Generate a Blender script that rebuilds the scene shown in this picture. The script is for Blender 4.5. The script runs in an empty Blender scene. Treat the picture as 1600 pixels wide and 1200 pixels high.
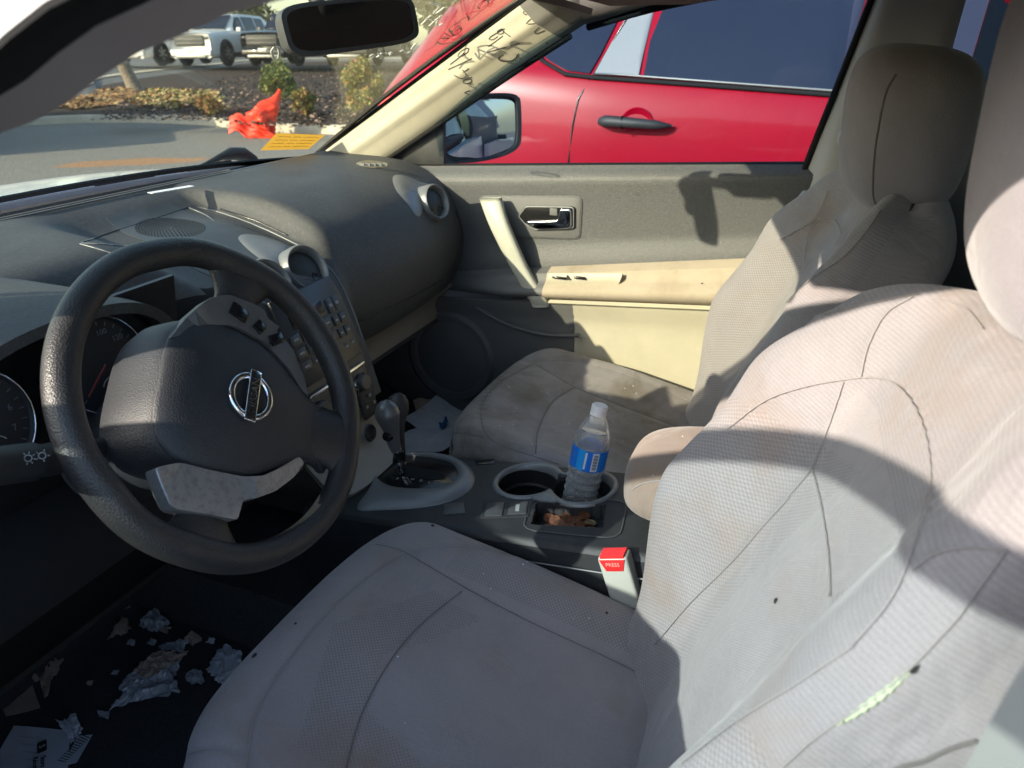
import bpy, bmesh, math, random
import numpy as np
from mathutils import Vector, Matrix
from mathutils.bvhtree import BVHTree
random.seed(7); rng = np.random.default_rng(7)
C = bpy.context.scene.collection
sc = bpy.context.scene
R = math.radians
# ------------------------------------------------------------------ camera
CAM = np.array([-.970, -.602, 1.385]); YAW, PITCH, ROLL = R(23.24), R(25.06), R(.46); FOC = 1148.
_f = np.array([math.cos(PITCH)*math.cos(YAW), math.cos(PITCH)*math.sin(YAW), -math.sin(PITCH)])
_r = np.array([math.sin(YAW), -math.cos(YAW), 0.]); _u = np.cross(_r, _f)
RR = math.cos(ROLL)*_r - math.sin(ROLL)*_u; UU = math.sin(ROLL)*_r + math.cos(ROLL)*_u; FF = _f
cd = bpy.data.cameras.new('camera'); cam = bpy.data.objects.new('camera', cd); C.objects.link(cam)
m = Matrix(((RR[0], UU[0], -FF[0], CAM[0]), (RR[1], UU[1], -FF[1], CAM[1]), (RR[2], UU[2], -FF[2], CAM[2]), (0, 0, 0, 1)))
cam.matrix_world = m
cd.sensor_width = 36; cd.lens = 36*FOC/1600; cd.clip_start = .01; cd.clip_end = 600
cd.dof.use_dof = True; cd.dof.focus_distance = 1.15; cd.dof.aperture_fstop = 8.0
sc.camera = cam
# ------------------------------------------------------------------ sky, sun, exposure
SUN = Vector((.70, -.433, -.366)).normalized()
w = bpy.data.worlds.new('World'); sc.world = w; w.use_nodes = True
nt = w.node_tree; bg = nt.nodes['Background']
sky = nt.nodes.new('ShaderNodeTexSky'); sky.sky_type = 'NISHITA'; sky.sun_disc = False
sky.sun_elevation = R(24); sky.sun_rotation = math.atan2(-SUN.x, -SUN.y); sky.air_density = 1.0; sky.dust_density = 1.2
nt.links.new(sky.outputs[0], bg.inputs[0]); bg.inputs[1].default_value = .15
sl = bpy.data.lights.new('sun', 'SUN'); sl.energy = 3.1; sl.angle = R(.55); sl.color = (1., .89, .74)
so = bpy.data.objects.new('sun', sl); C.objects.link(so); so.rotation_euler = (-SUN).to_track_quat('Z', 'Y').to_euler()
sc.view_settings.view_transform = 'Standard'; sc.view_settings.look = 'None'; sc.view_settings.gamma = 1
sc.view_settings.exposure = 1.68
sc.view_settings.use_curve_mapping = False
sc.cycles.max_bounces = 10; sc.cycles.transparent_max_bounces = 24; sc.cycles.diffuse_bounces = 5; sc.cycles.glossy_bounces = 5
sc.cycles.use_denoising = True
# ------------------------------------------------------------------ helpers
def ray(px, py): return FF + RR*(px-800)/FOC - UU*(py-600)/FOC
def U(px, py, ax, val):                     # where the sight line through a photo point meets a real plane x / y / z = val
    d = ray(px, py); i = 'xyz'.index(ax); t = (val-CAM[i])/d[i]; return Vector(CAM+d*t)
def UPL(px, py, p, n):
    d = ray(px, py); p = np.array(p, float); n = np.array(n, float); t = ((p-CAM)@n)/(d@n); return Vector(CAM+d*t)
BV = {}
def bvh(o):
    if o.name not in BV:
        me = o.data; BV[o.name] = BVHTree.FromPolygons([v.co[:] for v in me.vertices], [p.vertices[:] for p in me.polygons])
    return BV[o.name]
def cast(o, px, py):                        # point and normal on a mesh whose vertices are in world coordinates
    d = Vector(ray(px, py)).normalized(); h = bvh(o).ray_cast(Vector(CAM), d)
    return (h[0], h[1]) if h[0] else (None, None)
def tag(o, label=None, cat=None, group=None, kind=None):
    if label: o['label'] = label
    if cat: o['category'] = cat
    if group: o['group'] = group
    if kind: o['kind'] = kind
    return o
def empty(name, loc, label=None, cat=None, group=None, kind=None):
    o = bpy.data.objects.new(name, None); C.objects.link(o); o.location = loc; o.empty_display_size = .1
    o.matrix_world = Matrix.Translation(loc)
    return tag(o, label, cat, group, kind)
def link(o, parent, world=True):
    C.objects.link(o)
    if parent is not None:
        o.parent = parent
        if world:
            t = Vector((0, 0, 0)); p = parent
            while p is not None: t += p.location; p = p.parent if p.parent and p.type == 'EMPTY' else None
            if parent.type != 'EMPTY':
                t = Vector((0, 0, 0))
                if parent.parent is not None: pass
            o.matrix_parent_inverse = Matrix.Translation(-t) if parent.type == 'EMPTY' else Matrix.Identity(4)
    return o
def mesh(name, verts, faces, mat, parent=None, smooth=True, uv=None, midx=None, world=True):
    me = bpy.data.meshes.new(name); me.from_pydata([tuple(v) for v in verts], [], [tuple(f) for f in faces])
    for mm in (mat if isinstance(mat, (list, tuple)) else [mat]): me.materials.append(mm)
    if smooth: me.polygons.foreach_set('use_smooth', [True]*len(me.polygons))
    if midx is not None: me.polygons.foreach_set('material_index', midx)
    if uv is not None:
        l = me.uv_layers.new(name='UVMap'); a = np.asarray(uv, float)
        idx = np.empty(len(me.loops), int); me.loops.foreach_get('vertex_index', idx)
        l.data.foreach_set('uv', a[idx].ravel())
    me.update(); o = bpy.data.objects.new(name, me); return link(o, parent, world)
def bm_obj(name, bm, mat, parent=None, smooth=False, world=True, angle=None):
    me = bpy.data.meshes.new(name); bm.normal_update(); bm.to_mesh(me); bm.free()
    for mm in (mat if isinstance(mat, (list, tuple)) else [mat]): me.materials.append(mm)
    if smooth or angle:
        me.polygons.foreach_set('use_smooth', [True]*len(me.polygons))
        if angle: me.set_sharp_from_angle(angle=R(angle))
    o = bpy.data.objects.new(name, me); return link(o, parent, world)
def gridvf(P, cu=False, cv=False):
    P = np.asarray(P, float); nu, nv = P.shape[:2]; F = []
    for i in range(nu if cu else nu-1):
        a = i*nv; b = ((i+1) % nu)*nv
        for j in range(nv if cv else nv-1):
            k = (j+1) % nv; F.append((a+j, b+j, b+k, a+k))
    return P.reshape(-1, 3), F
def grid(name, P, mat, parent=None, cu=False, cv=False, smooth=True, flip=False, caps=False, **kw):
    V, F = gridvf(P, cu, cv)
    if caps:
        nu, nv = np.asarray(P).shape[:2]; F.append(tuple(range(nv))[::-1]); F.append(tuple((nu-1)*nv+j for j in range(nv)))
    if flip: F = [f[::-1] for f in F]
    return mesh(name, V, F, mat, parent, smooth, **kw)
def shell(name, P, mat, parent=None, th=.01, nrm=None, **kw):       # an open sheet given thickness
    P = np.asarray(P, float)
    du = np.gradient(P, axis=0); dv = np.gradient(P, axis=1); N = np.cross(du, dv); N /= np.linalg.norm(N, axis=2, keepdims=True)+1e-12
    if nrm is not None and (N.mean((0, 1)) @ np.array(nrm)) < 0: N = -N
    Q = P - N*th; nu, nv = P.shape[:2]; V1, F1 = gridvf(P); V2, F2 = gridvf(Q); n = len(V1)
    F = list(F1) + [tuple(n+i for i in f[::-1]) for f in F2]
    loop = [(i, 0) for i in range(nu)] + [(nu-1, j) for j in range(1, nv)] + [(i, nv-1) for i in range(nu-2, -1, -1)] + [(0, j) for j in range(nv-2, 0, -1)]
    L = [i*nv+j for i, j in loop]
    for a, b in zip(L, L[1:]+L[:1]): F.append((b, a, n+a, n+b))
    o = mesh(name, np.vstack([V1, V2]), F, mat, parent, True, **kw); o.data.set_sharp_from_angle(angle=R(50)); return o
def spl(pts, n=40, closed=False):                                   # Catmull-Rom resampled evenly
    P = np.array([tuple(p) for p in pts], float); m = len(P); out = []
    seg = m if closed else m-1
    for i in range(seg):
        if closed: a, b, c, d = P[(i-1) % m], P[i], P[(i+1) % m], P[(i+2) % m]
        else: a = P[i-1] if i else 2*P[0]-P[1]; b, c = P[i], P[i+1]; d = P[i+2] if i+2 < m else 2*P[-1]-P[-2]
        for t in np.linspace(0, 1, 12, endpoint=False):
            out.append(.5*((2*b)+(-a+c)*t+(2*a-5*b+4*c-d)*t*t+(-a+3*b-3*c+d)*t**3))
    out.append(P[0] if closed else P[-1]); out = np.array(out)
    s = np.r_[0, np.cumsum(np.linalg.norm(np.diff(out, axis=0), axis=1))]; q = np.linspace(0, s[-1], n+1 if closed else n)
    r = np.stack([np.interp(q, s, out[:, k]) for k in range(P.shape[1])], -1); return r[:-1] if closed else r
def tubevf(pts, r, n=8, closed=False, flat=1., up=None):
    P = np.array([tuple(p) for p in pts], float); m = len(P); rad = np.broadcast_to(np.asarray(r, float), (m,))
    T = (np.roll(P, -1, 0)-np.roll(P, 1, 0)) if closed else np.gradient(P, axis=0)
    T /= np.linalg.norm(T, axis=1, keepdims=True)+1e-12
    N = np.zeros_like(P); a = np.array(up if up is not None else (0, 0, 1.)) if np.ndim(up) != 2 else None
    if a is None: N = np.array(up, float)
    else:
        if up is None and abs(T[0] @ a) > .9: a = np.array((1., 0, 0))
        for i in range(m):
            if up is None and i: a = N[i-1]
            v = a - (a @ T[i])*T[i]; N[i] = v/(np.linalg.norm(v)+1e-12)
    N = N-(N*T).sum(1, keepdims=True)*T; N /= np.linalg.norm(N, axis=1, keepdims=True)+1e-12
    B = np.cross(T, N); ang = np.linspace(0, 2*math.pi, n, endpoint=False)
    return P[:, None]+rad[:, None, None]*(np.cos(ang)[None, :, None]*B[:, None]+flat*np.sin(ang)[None, :, None]*N[:, None])
def tube(name, pts, r, mat, parent=None, n=8, closed=False, flat=1., up=None, **kw):
    return grid(name, tubevf(pts, r, n, closed, flat, up), mat, parent, cu=closed, cv=True, caps=not closed, flip=True, **kw)
def multi_tube(name, lines, r, mat, parent=None, n=5, flat=1., ups=None, **kw):
    V = []; F = []
    for k, l in enumerate(lines):
        if len(l) < 2: continue
        v, f = gridvf(tubevf(l, r, n, False, flat, ups[k] if ups else None), False, True); o = len(V)
        V += list(v); F += [tuple(o+i for i in q) for q in f]
    return mesh(name, V, F, mat, parent, **kw)
def rbox(name, c, size, mat, parent=None, bev=.004, seg=3, rot=None, **kw):
    bm = bmesh.new(); bmesh.ops.create_cube(bm, size=1)
    for v in bm.verts: v.co = Vector((v.co.x*size[0], v.co.y*size[1], v.co.z*size[2]))
    if bev: bmesh.ops.bevel(bm, geom=bm.edges[:], offset=bev, segments=seg, profile=.5, affect='EDGES')
    M = Matrix.Translation(c) @ (rot.to_4x4() if rot is not None else Matrix.Identity(4)); bm.transform(M)
    return bm_obj(name, bm, mat, parent, angle=40, **kw)
def prism(name, poly, fr, depth, mat, parent=None, bev=0., seg=2, **kw):   # poly in 2D, fr = 4x4 frame, extruded from 0 to +depth
    bm = bmesh.new(); vs = [bm.verts.new((p[0], p[1], 0)) for p in poly]; f = bm.faces.new(vs)
    if f.normal.z > 0 or (bm.normal_update() or f.normal.z > 0): f.normal_flip()
    g = bmesh.ops.extrude_face_region(bm, geom=[f]); tv = [e for e in g['geom'] if isinstance(e, bmesh.types.BMVert)]
    for v in tv: v.co.z += depth
    bmesh.ops.recalc_face_normals(bm, faces=bm.faces[:])
    if bev:
        es = [e for e in bm.edges if all(abs(v.co.z-depth) < 1e-7 for v in e.verts)]
        bmesh.ops.bevel(bm, geom=es, offset=bev, segments=seg, profile=.5, affect='EDGES')
    bm.transform(fr); return bm_obj(name, bm, mat, parent, angle=35, **kw)
def frame(o, x, z):                                                  # 4x4 with given origin, x axis and normal z
    x = Vector(x).normalized(); z = Vector(z); z = (z-z.dot(x)*x).normalized(); y = z.cross(x)
    return Matrix(((x.x, y.x, z.x, o[0]), (x.y, y.y, z.y, o[1]), (x.z, y.z, z.z, o[2]), (0, 0, 0, 1)))
def lathe(name, prof, fr, mat, parent=None, n=40, **kw):             # prof = (r, z)
    a = np.linspace(0, 2*math.pi, n, endpoint=False); P = np.zeros((len(prof), n, 3))
    for i, (r, z) in enumerate(prof): P[i, :, 0] = r*np.cos(a); P[i, :, 1] = r*np.sin(a); P[i, :, 2] = z
    M = np.array(fr); P = P@M[:3, :3].T+M[:3, 3]
    o = grid(name, P, mat, parent, cv=True, **kw); o.data.set_sharp_from_angle(angle=R(40)); return o
def text(name, s, fr, size, mat, parent=None, ext=.0004, align='CENTER'):
    cu = bpy.data.curves.new(name, 'FONT'); cu.body = s; cu.size = size; cu.extrude = ext; cu.align_x = align; cu.align_y = 'CENTER'; cu.resolution_u = 3
    cu.materials.append(mat); o = bpy.data.objects.new(name, cu); C.objects.link(o)
    dg = bpy.context.evaluated_depsgraph_get(); me = bpy.data.meshes.new_from_object(o.evaluated_get(dg)); bpy.data.objects.remove(o)
    me.transform(fr); me.name = name; o = bpy.data.objects.new(name, me)
    if not me.materials: me.materials.append(mat)
    return link(o, parent, True)
def superell(a, b, n=32, e=2.5, cx=0, cy=0):
    t = np.linspace(0, 2*math.pi, n, endpoint=False)
    return [(cx+a*math.copysign(abs(math.cos(x))**(2/e), math.cos(x)), cy+b*math.copysign(abs(math.sin(x))**(2/e), math.sin(x))) for x in t]
def inpoly(x, y, poly):
    c = np.zeros(np.shape(x), bool); n = len(poly)
    for i in range(n):
        x1, y1 = poly[i]; x2, y2 = poly[i-1]
        if y1 == y2: continue
        c ^= ((y1 > y) != (y2 > y)) & (x < (x2-x1)*(y-y1)/(y2-y1)+x1)
    return c
def add_copy(o, parent=None):
    c = o.copy(); C.objects.link(c)
    if parent is not None: c.parent = parent
    for ch in list(o.children):
        d = ch.copy(); C.objects.link(d); d.parent = c; d.matrix_parent_inverse = ch.matrix_parent_inverse.copy()
        for g in list(ch.children):
            e = g.copy(); C.objects.link(e); e.parent = d; e.matrix_parent_inverse = g.matrix_parent_inverse.copy()
    return c
# ------------------------------------------------------------------ materials
def nodes(name):
    m = bpy.data.materials.new(name); m.use_nodes = True; t = m.node_tree; return m, t, t.nodes['Principled BSDF']
def N(t, typ, **kw):
    n = t.nodes.new(typ)
    for k, v in kw.items():
        if k in n.inputs: n.inputs[k].default_value = v
        else: setattr(n, k, v)
    return n
def ramp(t, fac, stops):
    r = t.nodes.new('ShaderNodeValToRGB'); e = r.color_ramp.elements
    while len(e) < len(stops): e.new(.5)
    for x, (p, c) in zip(e, stops): x.position = p; x.color = (*c, 1) if len(c) == 3 else c
    t.links.new(fac, r.inputs[0]); return r.outputs[0]
def mat(name, col, rough=.6, metal=0., var=.12, vscale=6., bump=0., bscale=400., spec=.5, dirt=None, dscale=9., coat=0., damt=.5, emit=None):
    m, t, b = nodes(name); tc = N(t, 'ShaderNodeTexCoord'); L = t.links.new
    n1 = N(t, 'ShaderNodeTexNoise', Scale=vscale, Detail=6., Roughness=.65); L(tc.outputs['Object'], n1.inputs['Vector'])
    c = np.array(col[:3])
    co = ramp(t, n1.outputs[0], [(.3, tuple(c*(1-var))), (.7, tuple(np.minimum(c*(1+var), 1)))])
    if dirt is not None:
        n2 = N(t, 'ShaderNodeTexNoise', Scale=dscale, Detail=9., Roughness=.7); L(tc.outputs['Object'], n2.inputs['Vector'])
        f = ramp(t, n2.outputs[0], [(.48, (0, 0, 0)), (.72, (damt, damt, damt))])
        mx = N(t, 'ShaderNodeMix', data_type='RGBA'); L(f, mx.inputs[0]); L(co, mx.inputs[6]); mx.inputs[7].default_value = (*dirt, 1); co = mx.outputs[2]
    L(co, b.inputs['Base Color']); b.inputs['Roughness'].default_value = rough; b.inputs['Metallic'].default_value = metal
    b.inputs['Specular IOR Level'].default_value = spec; b.inputs['Coat Weight'].default_value = coat; b.inputs['Coat Roughness'].default_value = .05
    if bump:
        n3 = N(t, 'ShaderNodeTexVoronoi' if bscale > 200 else 'ShaderNodeTexNoise', Scale=bscale); L(tc.outputs['Object'], n3.inputs['Vector'])
        bp = N(t, 'ShaderNodeBump', Strength=bump, Distance=.001); L(n3.outputs[0], bp.inputs['Height']); L(bp.outputs[0], b.inputs['Normal'])
    if emit: b.inputs['Emission Color'].default_value = (*emit[0], 1); b.inputs['Emission Strength'].default_value = emit[1]
    return m
def glass(name, tint, refl=.06, rough=0.):
    m, t, b = nodes(name); t.nodes.remove(b); out = t.nodes['Material Output']; L = t.links.new
    tr = N(t, 'ShaderNodeBsdfTransparent'); tr.inputs[0].default_value = (*tint, 1)
    gl = N(t, 'ShaderNodeBsdfGlossy'); gl.inputs['Roughness'].default_value = rough
    lw = N(t, 'ShaderNodeLayerWeight', Blend=.5); pw = N(t, 'ShaderNodeMath', operation='POWER'); pw.inputs[1].default_value = 5.; L(lw.outputs['Facing'], pw.inputs[0])
    mu = N(t, 'ShaderNodeMath', operation='MULTIPLY_ADD'); mu.inputs[1].default_value = .6; mu.inputs[2].default_value = refl*.5; L(pw.outputs[0], mu.inputs[0]); mu.use_clamp = True
    mx = N(t, 'ShaderNodeMixShader'); L(mu.outputs[0], mx.inputs[0]); L(tr.outputs[0], mx.inputs[1]); L(gl.outputs[0], mx.inputs[2]); L(mx.outputs[0], out.inputs[0]); return m
def fabric(name, kind, base=(.282, .262, .268), stain=(.235, .165, .115), samt=.6, lo=.50):
    m, t, b = nodes(name); L = t.links.new; uv = N(t, 'ShaderNodeUVMap'); tc = N(t, 'ShaderNodeTexCoord')
    sp = N(t, 'ShaderNodeSeparateXYZ'); L(uv.outputs[0], sp.inputs[0])
    def M2(op, a, bb=None, cl=False):
        n = N(t, 'ShaderNodeMath', operation=op); n.use_clamp = cl
        for i, x in enumerate((a, bb)):
            if x is None: continue
            if isinstance(x, (int, float)): n.inputs[i].default_value = x
            else: L(x, n.inputs[i])
        return n.outputs[0]
    def wave(a, k, off=0.): return M2('SINE', M2('ADD', M2('MULTIPLY', a, k), off))
    u, v = sp.outputs[0], sp.outputs[1]
    n1 = N(t, 'ShaderNodeTexNoise', Scale=7., Detail=8., Roughness=.6); L(tc.outputs['Object'], n1.inputs['Vector'])
    n4 = N(t, 'ShaderNodeTexNoise', Scale=900., Detail=2.); L(tc.outputs['Object'], n4.inputs['Vector'])
    if kind == 'dot':
        k = 2*math.pi/.0058; h = M2('MULTIPLY', wave(u, k), wave(v, k)); amp = .22; bs = .4
        h = M2('MULTIPLY', M2('ADD', M2('MULTIPLY', h, 2.2), .5, ), 1., True)
    elif kind == 'rib':
        k = 2*math.pi/.0042; h = M2('ADD', M2('MULTIPLY', wave(v, k), .5), .5); amp = .10; bs = .25
    else:
        k = 2*math.pi/.0034; h = M2('ADD', M2('MULTIPLY', M2('MULTIPLY', wave(u, k), wave(v, k)), .5), .5); amp = .08; bs = .35
    B = np.array(base)
    c0 = ramp(t, n1.outputs[0], [(.3, tuple(B*.90)), (.7, tuple(B*1.06))])
    dk = N(t, 'ShaderNodeMix', data_type='RGBA', blend_type='MULTIPLY'); dk.inputs[0].default_value = 1
    g = M2('SUBTRACT', 1., M2('MULTIPLY', h, amp)); g = M2('MULTIPLY', g, M2('ADD', M2('MULTIPLY', n4.outputs[0], .5), .75))
    cb = N(t, 'ShaderNodeCombineColor'); [L(g, cb.inputs[i]) for i in range(3)]
    L(c0, dk.inputs[6]); L(cb.outputs[0], dk.inputs[7])
    n2 = N(t, 'ShaderNodeTexNoise', Scale=4.2, Detail=7., Roughness=.62); mp = N(t, 'ShaderNodeMapping'); mp.inputs['Location'].default_value = (3.1, 1.7, 0)
    L(tc.outputs['Object'], mp.inputs[0]); L(mp.outputs[0], n2.inputs['Vector'])
    f = ramp(t, n2.outputs[0], [(lo, (0, 0, 0)), (lo+.2, (samt,)*3)])
    mx = N(t, 'ShaderNodeMix', data_type='RGBA'); L(f, mx.inputs[0]); L(dk.outputs[2], mx.inputs[6]); mx.inputs[7].default_value = (*stain, 1)
    L(mx.outputs[2], b.inputs['Base Color']); b.inputs['Roughness'].default_value = .95; b.inputs['Specular IOR Level'].default_value = .15
    b.inputs['Sheen Weight'].default_value = .25; b.inputs['Sheen Roughness'].default_value = .5
    bp = N(t, 'ShaderNodeBump', Strength=bs, Distance=.0012); bp.invert = True; L(h, bp.inputs['Height'])
    n7 = N(t, 'ShaderNodeTexNoise', Scale=11., Detail=3., Roughness=.5, Distortion=1.2); L(tc.outputs['Object'], n7.inputs['Vector'])
    b2 = N(t, 'ShaderNodeBump', Strength=.55, Distance=.012); L(n7.outputs[0], b2.inputs['Height']); L(b2.outputs[0], bp.inputs['Normal']); L(bp.outputs[0], b.inputs['Normal'])
    return m
M = {}
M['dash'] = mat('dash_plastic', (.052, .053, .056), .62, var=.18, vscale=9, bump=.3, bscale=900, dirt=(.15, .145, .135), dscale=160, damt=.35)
M['dash_smooth'] = mat('centre_panel_plastic', (.05, .053, .057), .42, var=.12, dirt=(.13, .125, .115), dscale=14, damt=.45)
M['glove'] = mat('glove_plastic', (.034, .034, .036), .6, var=.1, bump=.25, bscale=900, dirt=(.07, .06, .05), dscale=8, damt=.3)
M['black'] = mat('black_plastic', (.022, .023, .025), .55, var=.15, bump=.2, bscale=800, dirt=(.07, .068, .06), dscale=25, damt=.3)
M['gloss'] = mat('gloss_black', (.012, .012, .013), .18, var=.1)
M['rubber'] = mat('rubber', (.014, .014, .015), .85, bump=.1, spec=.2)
M['rim'] = mat('wheel_leather', (.026, .025, .025), .42, var=.15, bump=.45, bscale=520, dirt=(.075, .062, .055), dscale=18, damt=.35)
M['pad'] = mat('airbag_plastic', (.026, .028, .033), .5, var=.1, bump=.35, bscale=620, dirt=(.055, .055, .055), dscale=12, damt=.35)
M['silver'] = mat('silver_trim', (.33, .33, .33), .38, metal=.55, var=.1, dirt=(.09, .08, .07), dscale=120, damt=.6)
M['greytrim'] = mat('grey_trim', (.21, .215, .22), .42, metal=.35, var=.06, dirt=(.1, .1, .095), dscale=20, damt=.3)
M['chrome'] = mat('chrome', (.82, .84, .87), .08, metal=1., var=.03)
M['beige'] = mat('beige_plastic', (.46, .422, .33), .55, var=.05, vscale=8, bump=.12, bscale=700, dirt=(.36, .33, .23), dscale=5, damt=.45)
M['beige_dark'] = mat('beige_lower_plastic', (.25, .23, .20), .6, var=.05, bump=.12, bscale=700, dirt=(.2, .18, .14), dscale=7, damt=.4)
M['charcoal'] = mat('charcoal_door_plastic', (.12, .12, .122), .6, var=.08, bump=.3, bscale=700, dirt=(.13, .125, .11), dscale=18, damt=.3)
M['door_black'] = mat('door_upper_plastic', (.074, .075, .079), .5, var=.15, vscale=150, bump=.5, bscale=450, dirt=(.14, .14, .135), dscale=220, damt=.4)
M['armfab'] = mat('door_arm_fabric', (.40, .34, .265), .9, var=.08, bump=.25, bscale=900, dirt=(.25, .19, .13), dscale=9, damt=.5, spec=.2)
M['headliner'] = mat('headliner', (.16, .15, .14), .95, var=.06, bump=.2, bscale=900, spec=.1)
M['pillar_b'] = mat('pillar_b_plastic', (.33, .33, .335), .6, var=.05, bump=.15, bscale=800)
M['carpet'] = mat('carpet', (.065, .065, .07), 1., var=.4, vscale=300, bump=.8, bscale=700, spec=.1, dirt=(.06, .05, .04), dscale=22, damt=.35)
M['stitch'] = mat('seam_thread', (.285, .262, .255), .9, var=.1)
M['seamdark'] = mat('seam_shadow_thread', (.12, .11, .105), .95, var=.05)
M['fdot'] = fabric('seat_fabric_dots', 'dot'); M['frib'] = fabric('seat_fabric_rib', 'rib', base=(.266, .248, .256)); M['fpl'] = fabric('seat_fabric_plain', 'plain')
M['fdotp'] = fabric('seat_fabric_dots_worn', 'dot', stain=(.12, .10, .075), samt=.85, lo=.40); M['fplp'] = fabric('seat_fabric_plain_worn', 'plain', stain=(.12, .10, .075), samt=.85, lo=.40)
M['fclean'] = fabric('headrest_fabric', 'plain', base=(.285, .262, .285), stain=(.25, .21, .20), samt=.3)
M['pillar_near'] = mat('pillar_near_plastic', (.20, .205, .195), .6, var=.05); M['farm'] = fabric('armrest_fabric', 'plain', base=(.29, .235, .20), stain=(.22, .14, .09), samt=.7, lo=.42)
M['foam'] = mat('seat_foam', (.42, .48, .32), .9, var=.1, bump=.6, bscale=150)
M['burn'] = mat('burn_mark', (.02, .018, .018), .9)
M['wsglass'] = glass('windshield_glass', (.86, .88, .81), .04); M['dglass'] = glass('door_glass', (.74, .82, .86), .03)
M['rglass'] = glass('rear_door_glass', (.45, .50, .47), .05)
M['tintglass'] = mat('tinted_car_glass', (.012, .016, .032), .05, var=.05, spec=.55)
M['white'] = mat('white_paint', (.80, .80, .79), .3, var=.02, coat=.6)
M['red'] = mat('red_paint', (.27, .0012, .014), .3, var=.05, coat=.2, spec=.2)
M['plate'] = mat('plate_metal', (.5, .5, .5), .4, metal=.5)
M['paper'] = mat('white_paper', (.66, .68, .74), .8, var=.08, vscale=20)
M['paper_b'] = mat('brown_paper', (.42, .33, .27), .85, var=.15, vscale=20)
M['film'] = mat('crinkled_film', (.42, .44, .48), .25, var=.2, vscale=25, spec=.8)
M['ink'] = mat('marker_ink', (.03, .03, .03), .6); M['whiteink'] = mat('white_marker', (.85, .85, .82), .7); M['greyink'] = mat('print_grey', (.42, .43, .44), .6)
M['print'] = mat('printed_white', (.30, .31, .32), .6)
M['buckle'] = mat('buckle_plastic', (.43, .43, .38), .5, var=.04); M['redbtn'] = mat('red_button', (.75, .03, .03), .35, var=.03)
M['copper'] = mat('copper_coin', (.24, .105, .06), .5, metal=.6, var=.5, vscale=120); M['nickel'] = mat('brass_coin', (.6, .5, .28), .35, metal=.8)
M['water'] = glass('water_surface', (.93, .95, .96), .05)
M['orange'] = mat('cone_orange', (.86, .045, .012), .5, var=.15, vscale=12)
# ================================================================== OUTSIDE: ground
def sheet(name, P, m, **kw):
    o = grid(name, P, m, None, **kw); tag(o, kind='structure'); return o
def ground_mat(name, c1, c2, scale, bump, bs, stain=None, rough=.9):
    m, t, b = nodes(name); L = t.links.new; tc = N(t, 'ShaderNodeTexCoord')
    n1 = N(t, 'ShaderNodeTexNoise', Scale=scale, Detail=10., Roughness=.75); L(tc.outputs['Object'], n1.inputs['Vector'])
    co = ramp(t, n1.outputs[0], [(.32, c1), (.68, c2)])
    if stain:
        mp = N(t, 'ShaderNodeMapping', vector_type='POINT'); L(tc.outputs['Object'], mp.inputs[0])
        sx, sy, ang, loc, col = stain
        mp.vector_type = 'TEXTURE'; mp.inputs['Location'].default_value = (*loc, 0); mp.inputs['Rotation'].default_value = (0, 0, ang); mp.inputs['Scale'].default_value = (sx, sy, 1)
        n5 = N(t, 'ShaderNodeTexNoise', Scale=1.3, Detail=5.); L(tc.outputs['Object'], n5.inputs['Vector'])
        le = N(t, 'ShaderNodeVectorMath', operation='LENGTH'); L(mp.outputs[0], le.inputs[0])
        ad = N(t, 'ShaderNodeMath', operation='ADD'); L(le.outputs['Value'], ad.inputs[0])
        sm = N(t, 'ShaderNodeMath', operation='MULTIPLY'); L(n5.outputs[0], sm.inputs[0]); sm.inputs[1].default_value = .9; L(sm.outputs[0], ad.inputs[1])
        f = ramp(t, ad.outputs[0], [(.9, (.8,)*3), (1.35, (0, 0, 0))]); mx = N(t, 'ShaderNodeMix', data_type='RGBA'); L(f, mx.inputs[0]); L(co, mx.inputs[6]); mx.inputs[7].default_value = (*col, 1); co = mx.outputs[2]
    L(co, b.inputs['Base Color']); b.inputs['Roughness'].default_value = rough; b.inputs['Specular IOR Level'].default_value = .25
    n3 = N(t, 'ShaderNodeTexNoise', Scale=bs, Detail=4.); L(tc.outputs['Object'], n3.inputs['Vector'])
    bp = N(t, 'ShaderNodeBump', Strength=bump, Distance=.02); L(n3.outputs[0], bp.inputs['Height']); L(bp.outputs[0], b.inputs['Normal']); return m
M['asphalt'] = ground_mat('asphalt', (.13, .125, .115), (.30, .285, .26), 38., .9, 45., stain=(1.9, .62, R(128), (6.2, 7.75), (.40, .21, .10)))
M['asphalt2'] = ground_mat('old_asphalt', (.10, .105, .11), (.17, .17, .17), 3., .3, 30.)
M['concrete'] = ground_mat('kerb_concrete', (.42, .38, .30), (.56, .51, .42), 5., .3, 40.)
M['mulch'] = ground_mat('mulch', (.022, .016, .013), (.085, .062, .05), 26., 1., 34.)
XS = np.linspace(-80, 160, 60); YS = np.linspace(-90, 170, 60)
sheet('parking_lot', np.array([[(x, y, -.01 if (abs(x) < 60 and abs(y) < 60) else -.01) for y in YS] for x in XS]), M['asphalt'])
front = [U(-900, 235, 'z', .0), U(-60, 200, 'z', .0), U(150, 191, 'z', .0), U(304, 194, 'z', 0), U(420, 206, 'z', 0), U(530, 209, 'z', 0), U(640, 216, 'z', 0), Vector((8.4, 1.5, 0)), Vector((8.3, -4, 0)), Vector((8.3, -30, 0))]
back = [Vector((11, 30, .36)), U(70, 155, 'z', .30), U(160, 134, 'z', .32), U(240, 120, 'z', .36), U(330, 108, 'z', .40), U(430, 97, 'z', .42), Vector((35, 16, .42)), Vector((30, 4, .42)), Vector((26, -8, .42)), Vector((24, -30, .42))]
Fp = spl([(p.x, p.y) for p in front], 60); Bp = spl([(p.x, p.y, p.z) for p in back], 60)
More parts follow.
